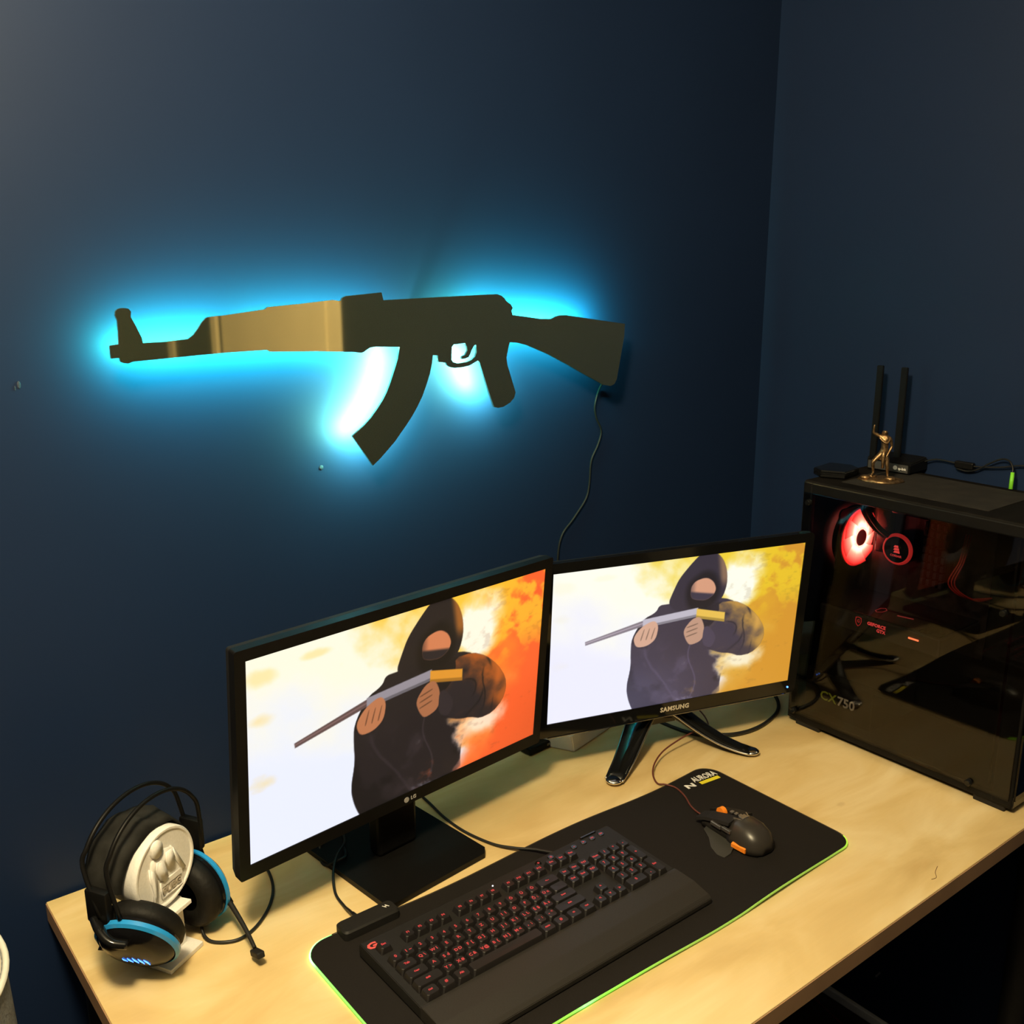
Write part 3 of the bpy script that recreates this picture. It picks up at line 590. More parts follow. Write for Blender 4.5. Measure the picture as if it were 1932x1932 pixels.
# printed mark: N, AURORA and the yellow bar
LX = Vector((0.96, -0.22 + 0.12, 0)).normalized(); LY = Vector((-LX.y, LX.x, 0))
def padM(x, y): return basis((x, y, PZ + 0.0042), LX, LY, (0, 0, 1))
put('printed_emblem', text_mesh('N', 0.021, 0.0002, padM(1.2225, 1.0535) @ Matrix.Diagonal((1.25, 0.8, 1, 1)), bold=0.0008), WHITEPR, pad, world=True)
put('printed_lettering', text_mesh('AURORA', 0.0165, 0.0002, padM(1.2655, 1.0610) @ Matrix.Diagonal((0.80, 1.3, 1, 1)), bold=0.0002), WHITEPR, pad, world=True)
put('yellow_bar', B().box((0, 0, 0.0001), (0.044, 0.0085, 0.0005), M=None), YELLOWPR, pad, label='yellow printed bar').matrix_basis = wmat(pad).inverted() @ padM(1.2650, 1.0465)

# ------------------------------------------------------------------ keyboard
ky = radians(0.5)
KM = basis((0.546, 1.0275, PZ + 0.0042), (cos(ky), sin(ky), 0), (-sin(ky), cos(ky), 0), (0, 0, 1))
kb = thing('keyboard', 'black keyboard with red backlit keys and palm rest on the mouse pad', 'keyboard', M=KM)
b = B().loft([[(0, 0, 0.002), (0, 0, 0.019), (0, -0.004, 0.0215), (0, -0.145, 0.0185), (0, -0.148, 0.016), (0, -0.148, 0.002)],
              [(0.452, 0, 0.002), (0.452, 0, 0.019), (0.452, -0.004, 0.0215), (0.452, -0.145, 0.0185), (0.452, -0.148, 0.016), (0.452, -0.148, 0.002)]])
bmesh.ops.bevel(b.bm, geom=list(b.bm.edges), offset=0.001, segments=2, affect='EDGES')
put('body', b, MATTE, kb)
b = B().loft([[(x0, -0.146, 0.001), (x0, -0.146, 0.0195), (x0, -0.152, 0.0205), (x0, -0.185, 0.0185), (x0, -0.214, 0.0125), (x0, -0.219, 0.0085), (x0, -0.219, 0.001)] for x0 in (0.0, 0.452)])
bmesh.ops.bevel(b.bm, geom=list(b.bm.edges), offset=0.0008, segments=2, affect='EDGES')
put('palm_rest', b, mat('palm_rest_plastic', (0.018, 0.0155, 0.0135), 0.5, var=0.12, scale=500, bump=0.12), kb)
bk = B().box((0.226, 0.0, 0.010), (0.40, 0.003, 0.012), bev=0.001); put('rear_strip', bk, GLOSS, kb)
U1 = 0.01905; KX0 = 0.0105
def slope(y): return 0.0215 - (-y) * 0.021
keymeshes = {}
def key_mesh(w, d=1.0):
    k = (w, d)
    if k in keymeshes: return keymeshes[k]
    bw, bd, tw, td = U1 * w - 0.0008, U1 * d - 0.0008, U1 * w - 0.0062, U1 * d - 0.0050
    b = B()
    rings = [[(x, y, 0.0) for x, y in rrect(bw, bd, 0.0012, 1)], [(x, y, 0.0072) for x, y in rrect(tw + 0.0010, td + 0.0010, 0.0022, 1, 0, 0.0006)], [(x, y, 0.0080) for x, y in rrect(tw, td, 0.0022, 1, 0, 0.0006)]]
    R_ = [[b.bm.verts.new(p) for p in r] for r in rings]; nn = len(R_[0])
    for a_, c_ in zip(R_[:-1], R_[1:]):
        for q in range(nn): b.bm.faces.new((a_[q], a_[(q + 1) % nn], c_[(q + 1) % nn], c_[q]))
    cv = b.bm.verts.new((0, 0.0006, 0.0074))
    for q in range(nn): b.bm.faces.new((R_[2][q], R_[2][(q + 1) % nn], cv))
    me = bpy.data.meshes.new('key'); bmesh.ops.recalc_face_normals(b.bm, faces=b.bm.faces); b.bm.to_mesh(me); b.bm.free(); me.materials.append(KEYM)
    keymeshes[k] = me; return me
legends = {}
def legend_mesh(s):
    if s in legends: return legends[s]
    sz = 0.0068 if len(s) == 1 else (0.0050 if len(s) <= 3 else 0.0036)
    me = text_mesh(s, sz, 0.00012, bold=0.00018); me.materials.append(LEGRED); legends[s] = me; return me
def add_key(x, y, s, w=1.0, d=1.0):
    o = bpy.data.objects.new('key', key_mesh(w, d)); COL.objects.link(o); o.parent = kb; o.location = (x, y, slope(y))
    o.rotation_euler = (radians(1.5), 0, 0)
    if s:
        for q, part in enumerate(s.split('|')):
            l = bpy.data.objects.new('legend', legend_mesh(part)); COL.objects.link(l); l.parent = o
            two = '|' in s
            l.location = ((-0.0028 + 0.0062 * q) if two else 0, 0.0012, 0.00785)
def row(x, y, items):
    for it in items:
        s, w = (it if isinstance(it, tuple) else (it, 1.0))
        if s is not None: add_key(x + U1 * w / 2, y, s, w)
        x += U1 * w
ROWS = [-0.031, -0.0605, -0.0800, -0.0990, -0.1180, -0.1370]
row(KX0, ROWS[0], ['Esc', (None, 1), 'F1', 'F2', 'F3', 'F4', (None, .5), 'F5', 'F6', 'F7', 'F8', (None, .5), 'F9', 'F10', 'F11', 'F12', (None, .25), 'Prt', 'Scr', 'Pau'])
row(KX0, ROWS[1], ['0', '1|~', '2', '3', '4', '5', '6', '7', '8', '9', "Ö", 'Ü', "Ó", ('<--', 2), (None, .25), 'Ins', 'Hm', 'PgU', (None, .25), 'Num', '/', '*', '-'])
row(KX0, ROWS[2], [('Tab', 1.5), "Q|\\", 'W|I', 'E', 'R', 'T', 'Z', 'U', 'I|I', 'O', 'P', "Ő|:", "Ú|x", ('', 1.5), (None, .25), 'Del', 'End', 'PgD', (None, .25), '7', '8', '9'])
row(KX0, ROWS[3], [('Caps', 1.75), 'A', 'S|d', 'D|D', 'F|[', 'G|]', 'H', 'J|i', 'K|l', 'L|L', "É|$", "Á|s", ("Enter", 2.25), (None, 3.5), '4', '5', '6'])
row(KX0, ROWS[4], [('Shift', 2.25), 'Y|>', 'X|#', 'C|&', 'V|@', 'B|{', 'N|}', 'M|<', ',|;', '.|:', '-|*', ('Shift', 2.75), (None, 1.25), '^', (None, 1.25), '1', '2', '3'])
row(KX0, ROWS[5], [('Ctrl', 1.25), ('#', 1.25), ('Alt', 1.25), ('', 6.25), ('AltGr', 1.25), ('#', 1.25), ('=', 1.25), ('Ctrl', 1.25), (None, .25), '<', 'v', '>', (None, .25), ('0', 2), ','])
add_key(KX0 + U1 * 22, (ROWS[2] + ROWS[3]) / 2, '+', 1, 2.0); add_key(KX0 + U1 * 22, (ROWS[4] + ROWS[5]) / 2, 'Ent', 1, 2.0)
for x, y, s in ((0.300, -0.0125, 'o'), (0.3250, -0.0125, 'x'), (0.3700, -0.0145, '-'), (0.3900, -0.0145, '>'), (0.4080, -0.0145, '<<'), (0.4270, -0.0145, '>>')):
    o = put('media_button', B().lathe([(0, 0.0020), (0.0045, 0.0020), (0.0052, 0.0014), (0.0054, 0)], n=16), GLOSS, kb); o.location = (x, y, 0.0205)
    l = bpy.data.objects.new('legend', legend_mesh(s)); COL.objects.link(l); l.parent = o; l.location = (0, 0, 0.0021)
put('volume_rocker', B().box((0.408, -0.0045, 0.0215), (0.032, 0.0045, 0.004), bev=0.0012), GLOSS, kb)
put('game_logo', text_mesh('G', 0.017, 0.0002, Matrix.Translation((0.0115, -0.0165, slope(-0.016) + 0.0002)) @ Matrix.Diagonal((1.25, 0.95, 1, 1)), bold=0.0007), GLOGO, kb, label='glowing red G emblem')
put('status_light', B().ball((0.2135, -0.0135, 0.0215), 0.0011, 6), LEDW, kb, label='tiny white status light')
kc = put('keyboard_cable', B().tube([(0.840, 1.400, ZD + 0.003), (0.838, 1.340, ZD + 0.003), (0.834, 1.290, ZD + 0.003), (0.829, 1.240, ZD + 0.0028), (0.831, 1.185, ZD + 0.0028), (0.845, 1.130, ZD + 0.0028), (0.862, 1.096, ZD + 0.0060), (0.880, 1.070, ZD + 0.0095), (0.893, 1.045, ZD + 0.012), (0.899, 1.029, ZD + 0.013)], 0.0023, 8), CABLE, kb, world=True, smooth='all')

# ------------------------------------------------------------------ mouse
my = radians(-4)
MZ = PZ + 0.004
MM = basis((1.163, 0.902, MZ), (cos(my), sin(my), 0), (-sin(my), cos(my), 0), (0, 0, 1))
ms = thing('computer_mouse', 'angular black gaming mouse with orange wheel on the right of the pad', 'mouse', M=MM)
def msec(y, w, h, x0=0.0, z0=0.003, p=0.7):
    out = []
    for k in range(20):
        a = 2 * pi * k / 20; c_, s_ = cos(a), sin(a)
        out.append((x0 + w * math.copysign(abs(c_) ** p, c_), y, z0 + (h * abs(s_) ** 0.9 if s_ > 0 else 0.0) + (0 if s_ > 0 else -0.0005 * abs(s_))))
    return out
b = B().loft([msec(-0.064, 0.010, 0.012), msec(-0.060, 0.020, 0.022), msec(-0.050, 0.028, 0.031), msec(-0.034, 0.031, 0.037), msec(-0.014, 0.030, 0.038), msec(-0.004, 0.028, 0.036)])
put('palm_shell', b, mat('mouse_shell_soft', (0.030, 0.026, 0.023), 0.33, var=0.05, scale=80), ms, smooth='all')
b = B().loft([msec(-0.012, 0.027, 0.032), msec(0.010, 0.027, 0.029), msec(0.035, 0.027, 0.022), msec(0.052, 0.026, 0.015), msec(0.058, 0.022, 0.010)])
put('body', b, MATTE, ms, smooth='all')
for sx in (-1, 1):
    b = B().loft([[(sx * 0.006, y, z), (sx * 0.026, y, z - 0.004), (sx * 0.028, y, z - 0.009), (sx * 0.006, y, z - 0.006)] for y, z in ((-0.006, 0.0395), (0.02, 0.033), (0.045, 0.025), (0.066, 0.015))])
    put('click_button', b, MATTE, ms)
put('scroll_wheel', B().cyl((-0.004, 0.034, 0.0265), (0.004, 0.034, 0.0265), 0.0085, n=24), ORANGE, ms, smooth=True, label='bright orange wheel')
GUN = mat('gunmetal', (0.25, 0.23, 0.22), 0.25, 0.8, var=0.1, scale=60)
for k in range(3): put('top_switch', B().box((0, 0.012 - k * 0.009, 0.0375 + k * 0.001), (0.007, 0.006, 0.003), bev=0.0008), GUN, ms)
b = B().prism([(-0.024, 0.042), (-0.033, 0.040), (-0.042, 0.020), (-0.056, 0.001), (-0.062, -0.018), (-0.059, -0.031), (-0.045, -0.031), (-0.030, -0.023), (-0.022, 0.0)], 0.002, 0.0065)
bmesh.ops.transform(b.bm, matrix=Matrix.Translation((0, 0, 0.004)) @ Matrix.Rotation(radians(-10), 4, 'Y'), verts=b.bm.verts)
put('thumb_wing', b, mat('wing_gloss', (0.035, 0.034, 0.030), 0.28, var=0.1), ms)
put('side_button', B().box((-0.0285, 0.018, 0.021), (0.006, 0.022, 0.006), bev=0.0012), mat('gunmetal', (0, 0, 0)), ms)
put('side_button', B().box((-0.0285, -0.004, 0.023), (0.006, 0.018, 0.006), bev=0.0012), mat('gunmetal', (0, 0, 0)), ms)
put('accent_strip', B().loft([[(-0.0285, -0.046, 0.004), (-0.031, -0.046, 0.004), (-0.031, -0.046, 0.011), (-0.0285, -0.046, 0.012)], [(-0.030, -0.020, 0.004), (-0.034, -0.020, 0.004), (-0.034, -0.020, 0.010), (-0.030, -0.020, 0.012)]]), ORANGE, ms, label='orange accent along the thumb side')
put('spine_clip', B().box((0.0, -0.012, 0.0405), (0.014, 0.010, 0.0025), bev=0.001).box((-0.011, -0.010, 0.0385), (0.002, 0.014, 0.003), 0.5).box((0.011, -0.010, 0.0385), (0.002, 0.014, 0.003), -0.5), GUN, ms)
zc = ZD + 0.003
b = B().tube([(1.163, 0.958, MZ + 0.010), (1.160, 0.975, MZ + 0.006), (1.171, 1.005, MZ + 0.0015), (1.188, 1.036, MZ + 0.0015), (1.196, 1.064, MZ + 0.0015), (1.189, 1.083, MZ + 0.002), (1.186, 1.098, zc), (1.197, 1.120, zc + 0.004), (1.222, 1.140, zc + 0.009), (1.262, 1.157, zc + 0.013), (1.305, 1.160, zc + 0.020), (1.352, 1.160, zc + 0.024), (1.395, 1.165, zc + 0.016), (1.425, 1.205, zc + 0.02), (1.44, 1.26, zc + 0.02), (1.45, 1.38, zc)], 0.0015, 8)
put('mouse_cable', b, REDCAB, ms, world=True, smooth='all', label='thin reddish brown braided cable')
put('cable_sleeve', B().cyl((1.1635, 0.948, MZ + 0.011), (1.1615, 0.970, MZ + 0.0075), 0.0030, 0.0020, 12), MATTE, ms, world=True, smooth='all')

# ------------------------------------------------------------------ headset on its printed stand
ha = radians(29)
HM = basis((0.355, 1.19, ZD), (cos(ha), sin(ha), 0), (-sin(ha), cos(ha), 0), (0, 0, 1))   # x: ear to ear, -y: towards the viewer
st = thing('headset_stand', 'white printed headset stand with a round relief plate on the desk', 'stand', M=HM)
put('base_plate', B().box((0, 0.016, 0.0038), (0.063, 0.080, 0.0068), bev=0.0008), WHITEP, st)
put('post', B().loft([[(x, y, z) for x, y in ((-0.020, -0.004), (0.022, -0.004), (0.022, 0.016), (-0.020, 0.016))] if i == 0 else [(x, y, z) for x, y in ((-0.018, -0.004), (0.020, -0.004), (0.020, 0.016), (-0.018, 0.016))] for i, z in ((0, 0.007), (1, 0.079))]), WHITEP, st)
put('ledge', B().box((-0.006, -0.010, 0.0765), (0.050, 0.024, 0.0055), M=Matrix.Rotation(radians(-6), 4, 'X'), bev=0.0006), WHITEP, st)
DC = (-0.006, -0.006, 0.1395); DR = 0.0545
RXd = basis(DC, (1, 0, 0), (0, 0, 1), (0, -1, 0))       # local z of the disc faces the viewer
b = B().lathe([(0.0, -0.072), (DR - 0.010, -0.072), (DR - 0.004, -0.068), (DR - 0.001, -0.020), (DR, -0.006), (DR, 0.0), (DR - 0.0015, 0.002), (DR - 0.004, 0.002), (DR - 0.006, 0.0), (0.0, 0.0)], RXd, 64)
bmesh.ops.remove_doubles(b.bm, verts=b.bm.verts, dist=1e-6)
dsk = put('relief_disc', b, WHITEP, st, smooth=True)
RS = 0.0009
b = B()
def rp(poly, h=0.0022): b.prism(poly, -0.0005, h, RXd)
rp([(x * 0.9 - 0.012, y) for x, y in rrect(0.018, 0.020, 0.008, 5, 0.0, 0.030)], 0.005)      # plain helmeted head
rp([(-0.020, 0.018), (-0.004, 0.024), (0.012, 0.020), (0.016, 0.008), (0.004, -0.004), (-0.012, -0.006), (-0.022, 0.004)], 0.002)
rp([(-0.013, 0.014), (-0.004, 0.012), (0.000, -0.004), (0.001, -0.011), (-0.006, -0.013), (-0.011, -0.009), (-0.015, 0.004)], 0.0045)
rp([(0.002, 0.018), (0.011, 0.018), (0.014, 0.006), (0.012, -0.004), (0.004, -0.004), (0.001, 0.008)], 0.004)
rp([(0.010, 0.022), (0.015, 0.016), (0.025, -0.006), (0.030, -0.016), (0.024, -0.016), (0.016, 0.000)], 0.003)
rp([(-0.024, 0.012), (-0.018, 0.006), (-0.014, -0.008), (-0.016, -0.026), (-0.019, -0.040), (-0.022, -0.040), (-0.021, -0.022), (-0.024, -0.006)], 0.003)
bmesh.ops.bevel(b.bm, geom=[e for e in b.bm.edges], offset=0.0004, segments=2, affect='EDGES')
bmesh.ops.transform(b.bm, matrix=RXd @ Matrix.Diagonal((1.18, 1.18, 1, 1)) @ RXd.inverted(), verts=b.bm.verts)
put('relief_figure', b, WHITEP, dsk, smooth='all')
sg = Matrix.Translation((0.0085, -0.0285, 0)) @ Matrix.Diagonal((1.12, 1.12, 1, 1))
fr = flat_shape([(-0.0175, -0.0105), (0.0175, -0.0105), (0.0175, 0.0105), (-0.0175, 0.0105)], [[(-0.0163, -0.0092), (0.0163, -0.0092), (0.0163, 0.0040), (-0.0163, 0.0040)]], 0.0024)
fr.transform(RXd @ sg @ Matrix.Translation((0, 0, 0.0008))); put('relief_sign', fr, WHITEP, dsk)
put('relief_lettering', text_mesh('PUBG', 0.0122, 0.0012, RXd @ sg @ Matrix.Translation((0, -0.0026, 0.0010)), bold=0.0003), mat('white_printed_plastic_shade', (0.40, 0.35, 0.29), 0.6, var=0.05, scale=300), dsk)  # white letters darkened in colour to stand for relief shading

HBM = HM
hs = thing('headset', 'black headset with light blue rings hanging on the white stand', 'headset', M=HBM)
def arc(y, hw, zt, zb, x0=0.0, lean=0.0):
    out = []
    for k in range(13):
        a = pi * k / 12; out.append((x0 - hw * cos(a), y + lean * sin(a), zb + (zt - zb) * sin(a) ** 0.86))
    return out
put('headband_tube', B().tube([(-0.094, 0.020, 0.118)] + arc(0.048, 0.089, 0.233, 0.150)[1:-1] + [(0.093, 0.040, 0.118)], 0.0030, 8, 4), BLACK, hs, smooth='all')
put('headband_tube', B().tube([(-0.088, -0.006, 0.118)] + arc(0.012, 0.087, 0.233, 0.146)[1:-1] + [(0.090, 0.016, 0.118)], 0.0030, 8, 4), BLACK, hs, smooth='all')
# floating padded strap hugging the disc
rings = []
for k in range(19):
    a = radians(-4 + 188 * k / 18); ca_, sa_ = cos(a), sin(a)
    wv = 0.0035 * sin(k * 1.7) * sin(pi * k / 18); rr = DR + 0.0015 + 0.004 * (1 - sin(a)) + wv * 0.5
    yw = 0.030 + 0.006 * sin(a); yc = 0.038
    rings.append([(DC[0] - rr * ca_ * 1.03, yc - yw, DC[2] + rr * sa_), (DC[0] - (rr + 0.005) * ca_ * 1.03, yc - yw * 0.6, DC[2] + (rr + 0.006) * sa_), (DC[0] - (rr + 0.009) * ca_ * 1.03, yc, DC[2] + (rr + 0.010 + wv) * sa_), (DC[0] - (rr + 0.006) * ca_ * 1.03, yc + yw * 0.7, DC[2] + (rr + 0.007) * sa_), (DC[0] - rr * ca_ * 1.03, yc + yw, DC[2] + rr * sa_)])
b = B().loft(rings, cap=False); put('suspension_strap', b, SUSP, hs, smooth='all')
for sx in (-1, 1):
    put('slider', B().box((sx * 0.088, 0.026 if sx < 0 else 0.030, 0.128), (0.012, 0.034, 0.046), bev=0.003), BLACK, hs, smooth=True)
def cup(cx, ax, rad, ledp, spike):
    A = Vector(ax).normalized(); Xc = A.orthogonal()
    Zu = Vector((0, 0, 1)); Xc = (Zu - A * Zu.dot(A)).normalized(); Yc = A.cross(Xc)
    M = basis(cx, Xc, Yc, A)                                             # local z: outward
    e = B().lathe([(0, 0.016), (rad * 0.55, 0.0155), (rad * 0.80, 0.012), (rad * 0.97, 0.004), (rad, -0.002), (rad * 0.98, -0.008), (0, -0.008)], M, 40)
    ec = put('ear_cup', e, CUPM, hs, smooth=True)
    put('ear_cushion', B().lathe([(rad * 0.45, -0.030), (rad * 0.62, -0.034), (rad * 0.88, -0.033), (rad * 1.01, -0.025), (rad * 1.02, -0.015), (rad * 0.97, -0.008), (rad * 0.45, -0.0085)], M, 40), LEATHER, ec, world=False, smooth='all')
    put('blue_ring', B().lathe([(rad * 0.985, -0.003), (rad * 1.035, -0.0025), (rad * 1.035, 0.003), (rad * 0.955, 0.0062)], M, 48), BLUER, ec, smooth=True, label='glossy light blue ring')
    return ec, M
CL = (-0.064, -0.006, 0.068); axL = (-0.80, -0.25, -0.42)
ecl, ML = cup(CL, axL, 0.052, True, True)
ecr, MR = cup((0.072, 0.008, 0.062), (0.97, -0.10, 0.05), 0.050, False, False)
# glowing emblem on the left cup
b = B()
for k in range(5):
    a = -0.9 + 0.45 * k
    b.prism([(-0.004 + 0.001 * k, -0.012 + 0.005 * k), (0.001, -0.011 + 0.005 * k), (0.007 - abs(k - 2) * 0.0012, -0.008 + 0.005 * k), (0.002, -0.0085 + 0.005 * k)], 0.0157, 0.0164, ML @ Matrix.Translation((-0.020, 0.002, 0)) @ Matrix.Diagonal((1.5, 1.4, 1, 1)))
put('glowing_emblem', b, LEDB, ecl, label='blue glowing emblem')
put('cup_fin', B().prism([(-0.020, 0.030), (-0.016, 0.056), (-0.004, 0.044)], -0.004, 0.006, ML), GLOSS, ecl)
put('yoke', B().tube([(-0.092, 0.030, 0.110), (-0.101, 0.014, 0.104), (-0.104, -0.004, 0.096), (-0.094, -0.020, 0.090)], 0.0062, 10, 4, sq=1.5), GLOSS, hs, smooth='all')
put('yoke', B().tube([(0.090, 0.030, 0.112), (0.092, 0.026, 0.100), (0.090, 0.020, 0.088)], 0.0050, 10, 4, sq=1.3), BLACK, hs, smooth='all')
HI = HM.inverted()
def hl(x, y, z): return HI @ Vector((x, y, z))
mic = [hl(*p) for p in ((0.436, 1.205, 0.789), (0.437, 1.188, 0.785), (0.438, 1.160, 0.776), (0.438, 1.135, 0.768), (0.437, 1.112, 0.760))]
b = B().tube(mic, lambda t: 0.0042 - 0.0016 * t, 10, 4)
put('microphone_boom', b, MATTE, hs, smooth='all')
put('boom_hinge', B().ball(mic[0], 0.0075, 8, (1, 1, 1.1)).cyl(mic[0], mic[1], 0.006, 0.0048, 14), BLACK, hs, smooth='all')
b = B().box((0, 0, 0), (0.011, 0.024, 0.009), bev=0.002); bmesh.ops.transform(b.bm, matrix=HI @ Matrix.Translation((0.4365, 1.103, 0.757)) @ Matrix.Rotation(radians(3), 4, 'Z') @ Matrix.Rotation(radians(-18), 4, 'X'), verts=b.bm.verts)
put('microphone_head', b, MATTE, hs)
put('headset_cable', B().tube([(0.405, 1.215, 0.760), (0.400, 1.200, 0.748), (0.404, 1.183, zc), (0.420, 1.168, zc), (0.440, 1.163, zc), (0.468, 1.175, zc), (0.498, 1.202, zc), (0.520, 1.235, zc + 0.002), (0.532, 1.275, zc + 0.004), (0.54, 1.33, zc), (0.56, 1.40, zc)], 0.0023, 8), CABLE, hs, world=True, smooth='all')

# ------------------------------------------------------------------ other bits on the desk behind the monitors
c = put('display_cable', B().tube([(0.70, 1.245, 0.92), (0.655, 1.285, 0.80), (0.625, 1.285, 0.752), (0.612, 1.262, zc), (0.611, 1.243, zc), (0.620, 1.228, zc + 0.010), (0.64, 1.232, zc + 0.012), (0.66, 1.29, zc), (0.67, 1.40, zc)], 0.0024, 8), CABLE, smooth='all')
c['label'] = 'black cable looping down beside the square base of the left monitor'; c['category'] = 'cable'
c = put('display_cable', B().tube([(1.50, 1.165, 0.86), (1.565, 1.205, 0.815), (1.615, 1.200, 0.772), (1.618, 1.172, 0.750), (1.579, 1.143, zc + 0.001), (1.508, 1.124, zc + 0.002), (1.449, 1.127, zc + 0.003), (1.405, 1.150, zc + 0.004), (1.37, 1.21, zc), (1.36, 1.38, zc)], 0.0036, 10), CABLE, smooth='all')
c['label'] = 'thick black cable looping under the right monitor beside the computer tower'; c['category'] = 'cable'
b = B().loft([[(1.150, 1.278, ZD), (1.285, 1.312, ZD), (1.255, 1.385, ZD), (1.112, 1.352, ZD)], [(1.146, 1.282, ZD + 0.034), (1.280, 1.324, ZD + 0.05), (1.252, 1.388, ZD + 0.05), (1.106, 1.356, ZD + 0.034)]])
bmesh.ops.bevel(b.bm, geom=list(b.bm.edges), offset=0.002, segments=2, affect='EDGES')
c = put('paper_box', b, PAPER); c['label'] = 'white paper box standing behind the right monitor'; c['category'] = 'box'
c = thing('usb_hub', 'small flat black hub on the desk behind where the monitors meet', 'usb hub', (1.115, 1.335, ZD), 0.1)
put('body', B().box((0, 0, 0.008), (0.085, 0.030, 0.014), bev=0.003), BLACK, c)
put('port', B().box((0.028, -0.0152, 0.009), (0.012, 0.001, 0.005)), CHROME, c)
put('port', B().box((0.008, -0.0152, 0.009), (0.012, 0.001, 0.005)), CHROME, c)

# ------------------------------------------------------------------ computer tower
CX0, CX1, CY0, CY1, CZ0, CZ1 = 1.573, 1.800, 0.662, 1.112, 0.7515, 1.235
pc = thing('computer_tower', 'black computer tower with tinted glass side and red lit fan on the desk', 'computer', ((CX0 + CX1) / 2, (CY0 + CY1) / 2, ZD))
P = lambda nme, b_, m_, **k: put(nme, b_, m_, k.pop('parent', pc), world=True, **k)
P('bottom_panel', B().box(((CX0 + CX1) / 2, (CY0 + CY1) / 2, CZ0 + 0.004), (CX1 - CX0, CY1 - CY0, 0.008)), CASEM)
P('top_panel', B().box(((CX0 + CX1) / 2, (CY0 + CY1) / 2, CZ1 - 0.006), (CX1 - CX0, CY1 - CY0, 0.012), bev=0.003), CASETOP)
P('dust_filter', B().box(((CX0 + CX1) / 2 + 0.005, 0.915, CZ1 + 0.0005), (0.17, 0.28, 0.0012), bev=0.0004), mat('dusty_mesh', (0.011, 0.0088, 0.007), 0.9, var=0.5, scale=30, bump=0.4))
P('right_panel', B().box((CX1 - 0.001, (CY0 + CY1) / 2, (CZ0 + CZ1) / 2), (0.002, CY1 - CY0, CZ1 - CZ0 - 0.016)), CASEM)
P('rear_panel', B().box(((CX0 + CX1) / 2, CY1 - 0.001, (CZ0 + CZ1) / 2), (CX1 - CX0, 0.002, CZ1 - CZ0 - 0.016)), CASEM)
P('tray', B().box((CX1 - 0.026, (CY0 + CY1) / 2, (CZ0 + CZ1) / 2 + 0.05), (0.002, CY1 - CY0 - 0.03, CZ1 - CZ0 - 0.13)), INNER)
for y in (CY0 + 0.018, CY1 - 0.010):
    wd = 0.036 if y < 0.9 else 0.020
    P('corner_pillar', B().box((CX0 + 0.004, y, (CZ0 + CZ1) / 2), (0.012, wd, CZ1 - CZ0 - 0.004), bev=0.003), CASEM)
P('corner_pillar', B().box((CX1 - 0.008, CY0 + 0.012, (CZ0 + CZ1) / 2), (0.016, 0.024, CZ1 - CZ0 - 0.014), bev=0.003), CASEM)
P('bottom_rail', B().box((CX0 + 0.004, (CY0 + CY1) / 2, CZ0 + 0.009), (0.010, CY1 - CY0 - 0.004, 0.020), bev=0.002), CASEM)
P('top_rail', B().box((CX0 + 0.004, (CY0 + CY1) / 2, CZ1 - 0.014), (0.010, CY1 - CY0 - 0.004, 0.022), bev=0.003), CASEM)
def glass():
    m = bpy.data.materials.new('tinted_glass'); m.use_nodes = True; nt = m.node_tree; N = nt.nodes; L = nt.links
    for x in list(N): N.remove(x)
    o = N.new('ShaderNodeOutputMaterial'); g = N.new('ShaderNodeBsdfGlossy'); g.inputs['Roughness'].default_value = 0.015; g.inputs['Color'].default_value = (1, 1, 1, 1)
    t = N.new('ShaderNodeBsdfTransparent'); t.inputs[0].default_value = (0.70, 0.68, 0.66, 1)
    f = N.new('ShaderNodeFresnel'); f.inputs['IOR'].default_value = 1.36; mx = N.new('ShaderNodeMixShader')
    L.new(f.outputs[0], mx.inputs[0]); L.new(t.outputs[0], mx.inputs[1]); L.new(g.outputs[0], mx.inputs[2]); L.new(mx.outputs[0], o.inputs[0])
    return m
GL = glass()
P('glass_panel', B().box((CX0 - 0.004, (CY0 + CY1) / 2 - 0.0, (CZ0 + CZ1) / 2 - 0.004), (0.0035, CY1 - CY0 - 0.010, CZ1 - CZ0 - 0.036), bev=0.0006), GL)
for y, z in ((1.094, 0.772), (0.735, 0.772), (0.712, 1.085), (1.094, 1.195)):
    P('thumb_screw', B().lathe([(0, 0.0075), (0.0045, 0.0075), (0.0058, 0.006), (0.0062, 0.0)], basis((CX0 - 0.0055, y, z), (0, 0, 1), (0, 1, 0), (-1, 0, 0)), 20), GLOSS, smooth=True)
for x in (CX0 + 0.03, CX1 - 0.03):
    for y in (CY0 + 0.04, CY1 - 0.045):
        P('foot', B().box((x - (0.012 if x < 1.65 else 0), y, ZD + 0.006), (0.032, 0.055, 0.012), bev=0.002), MATTE)
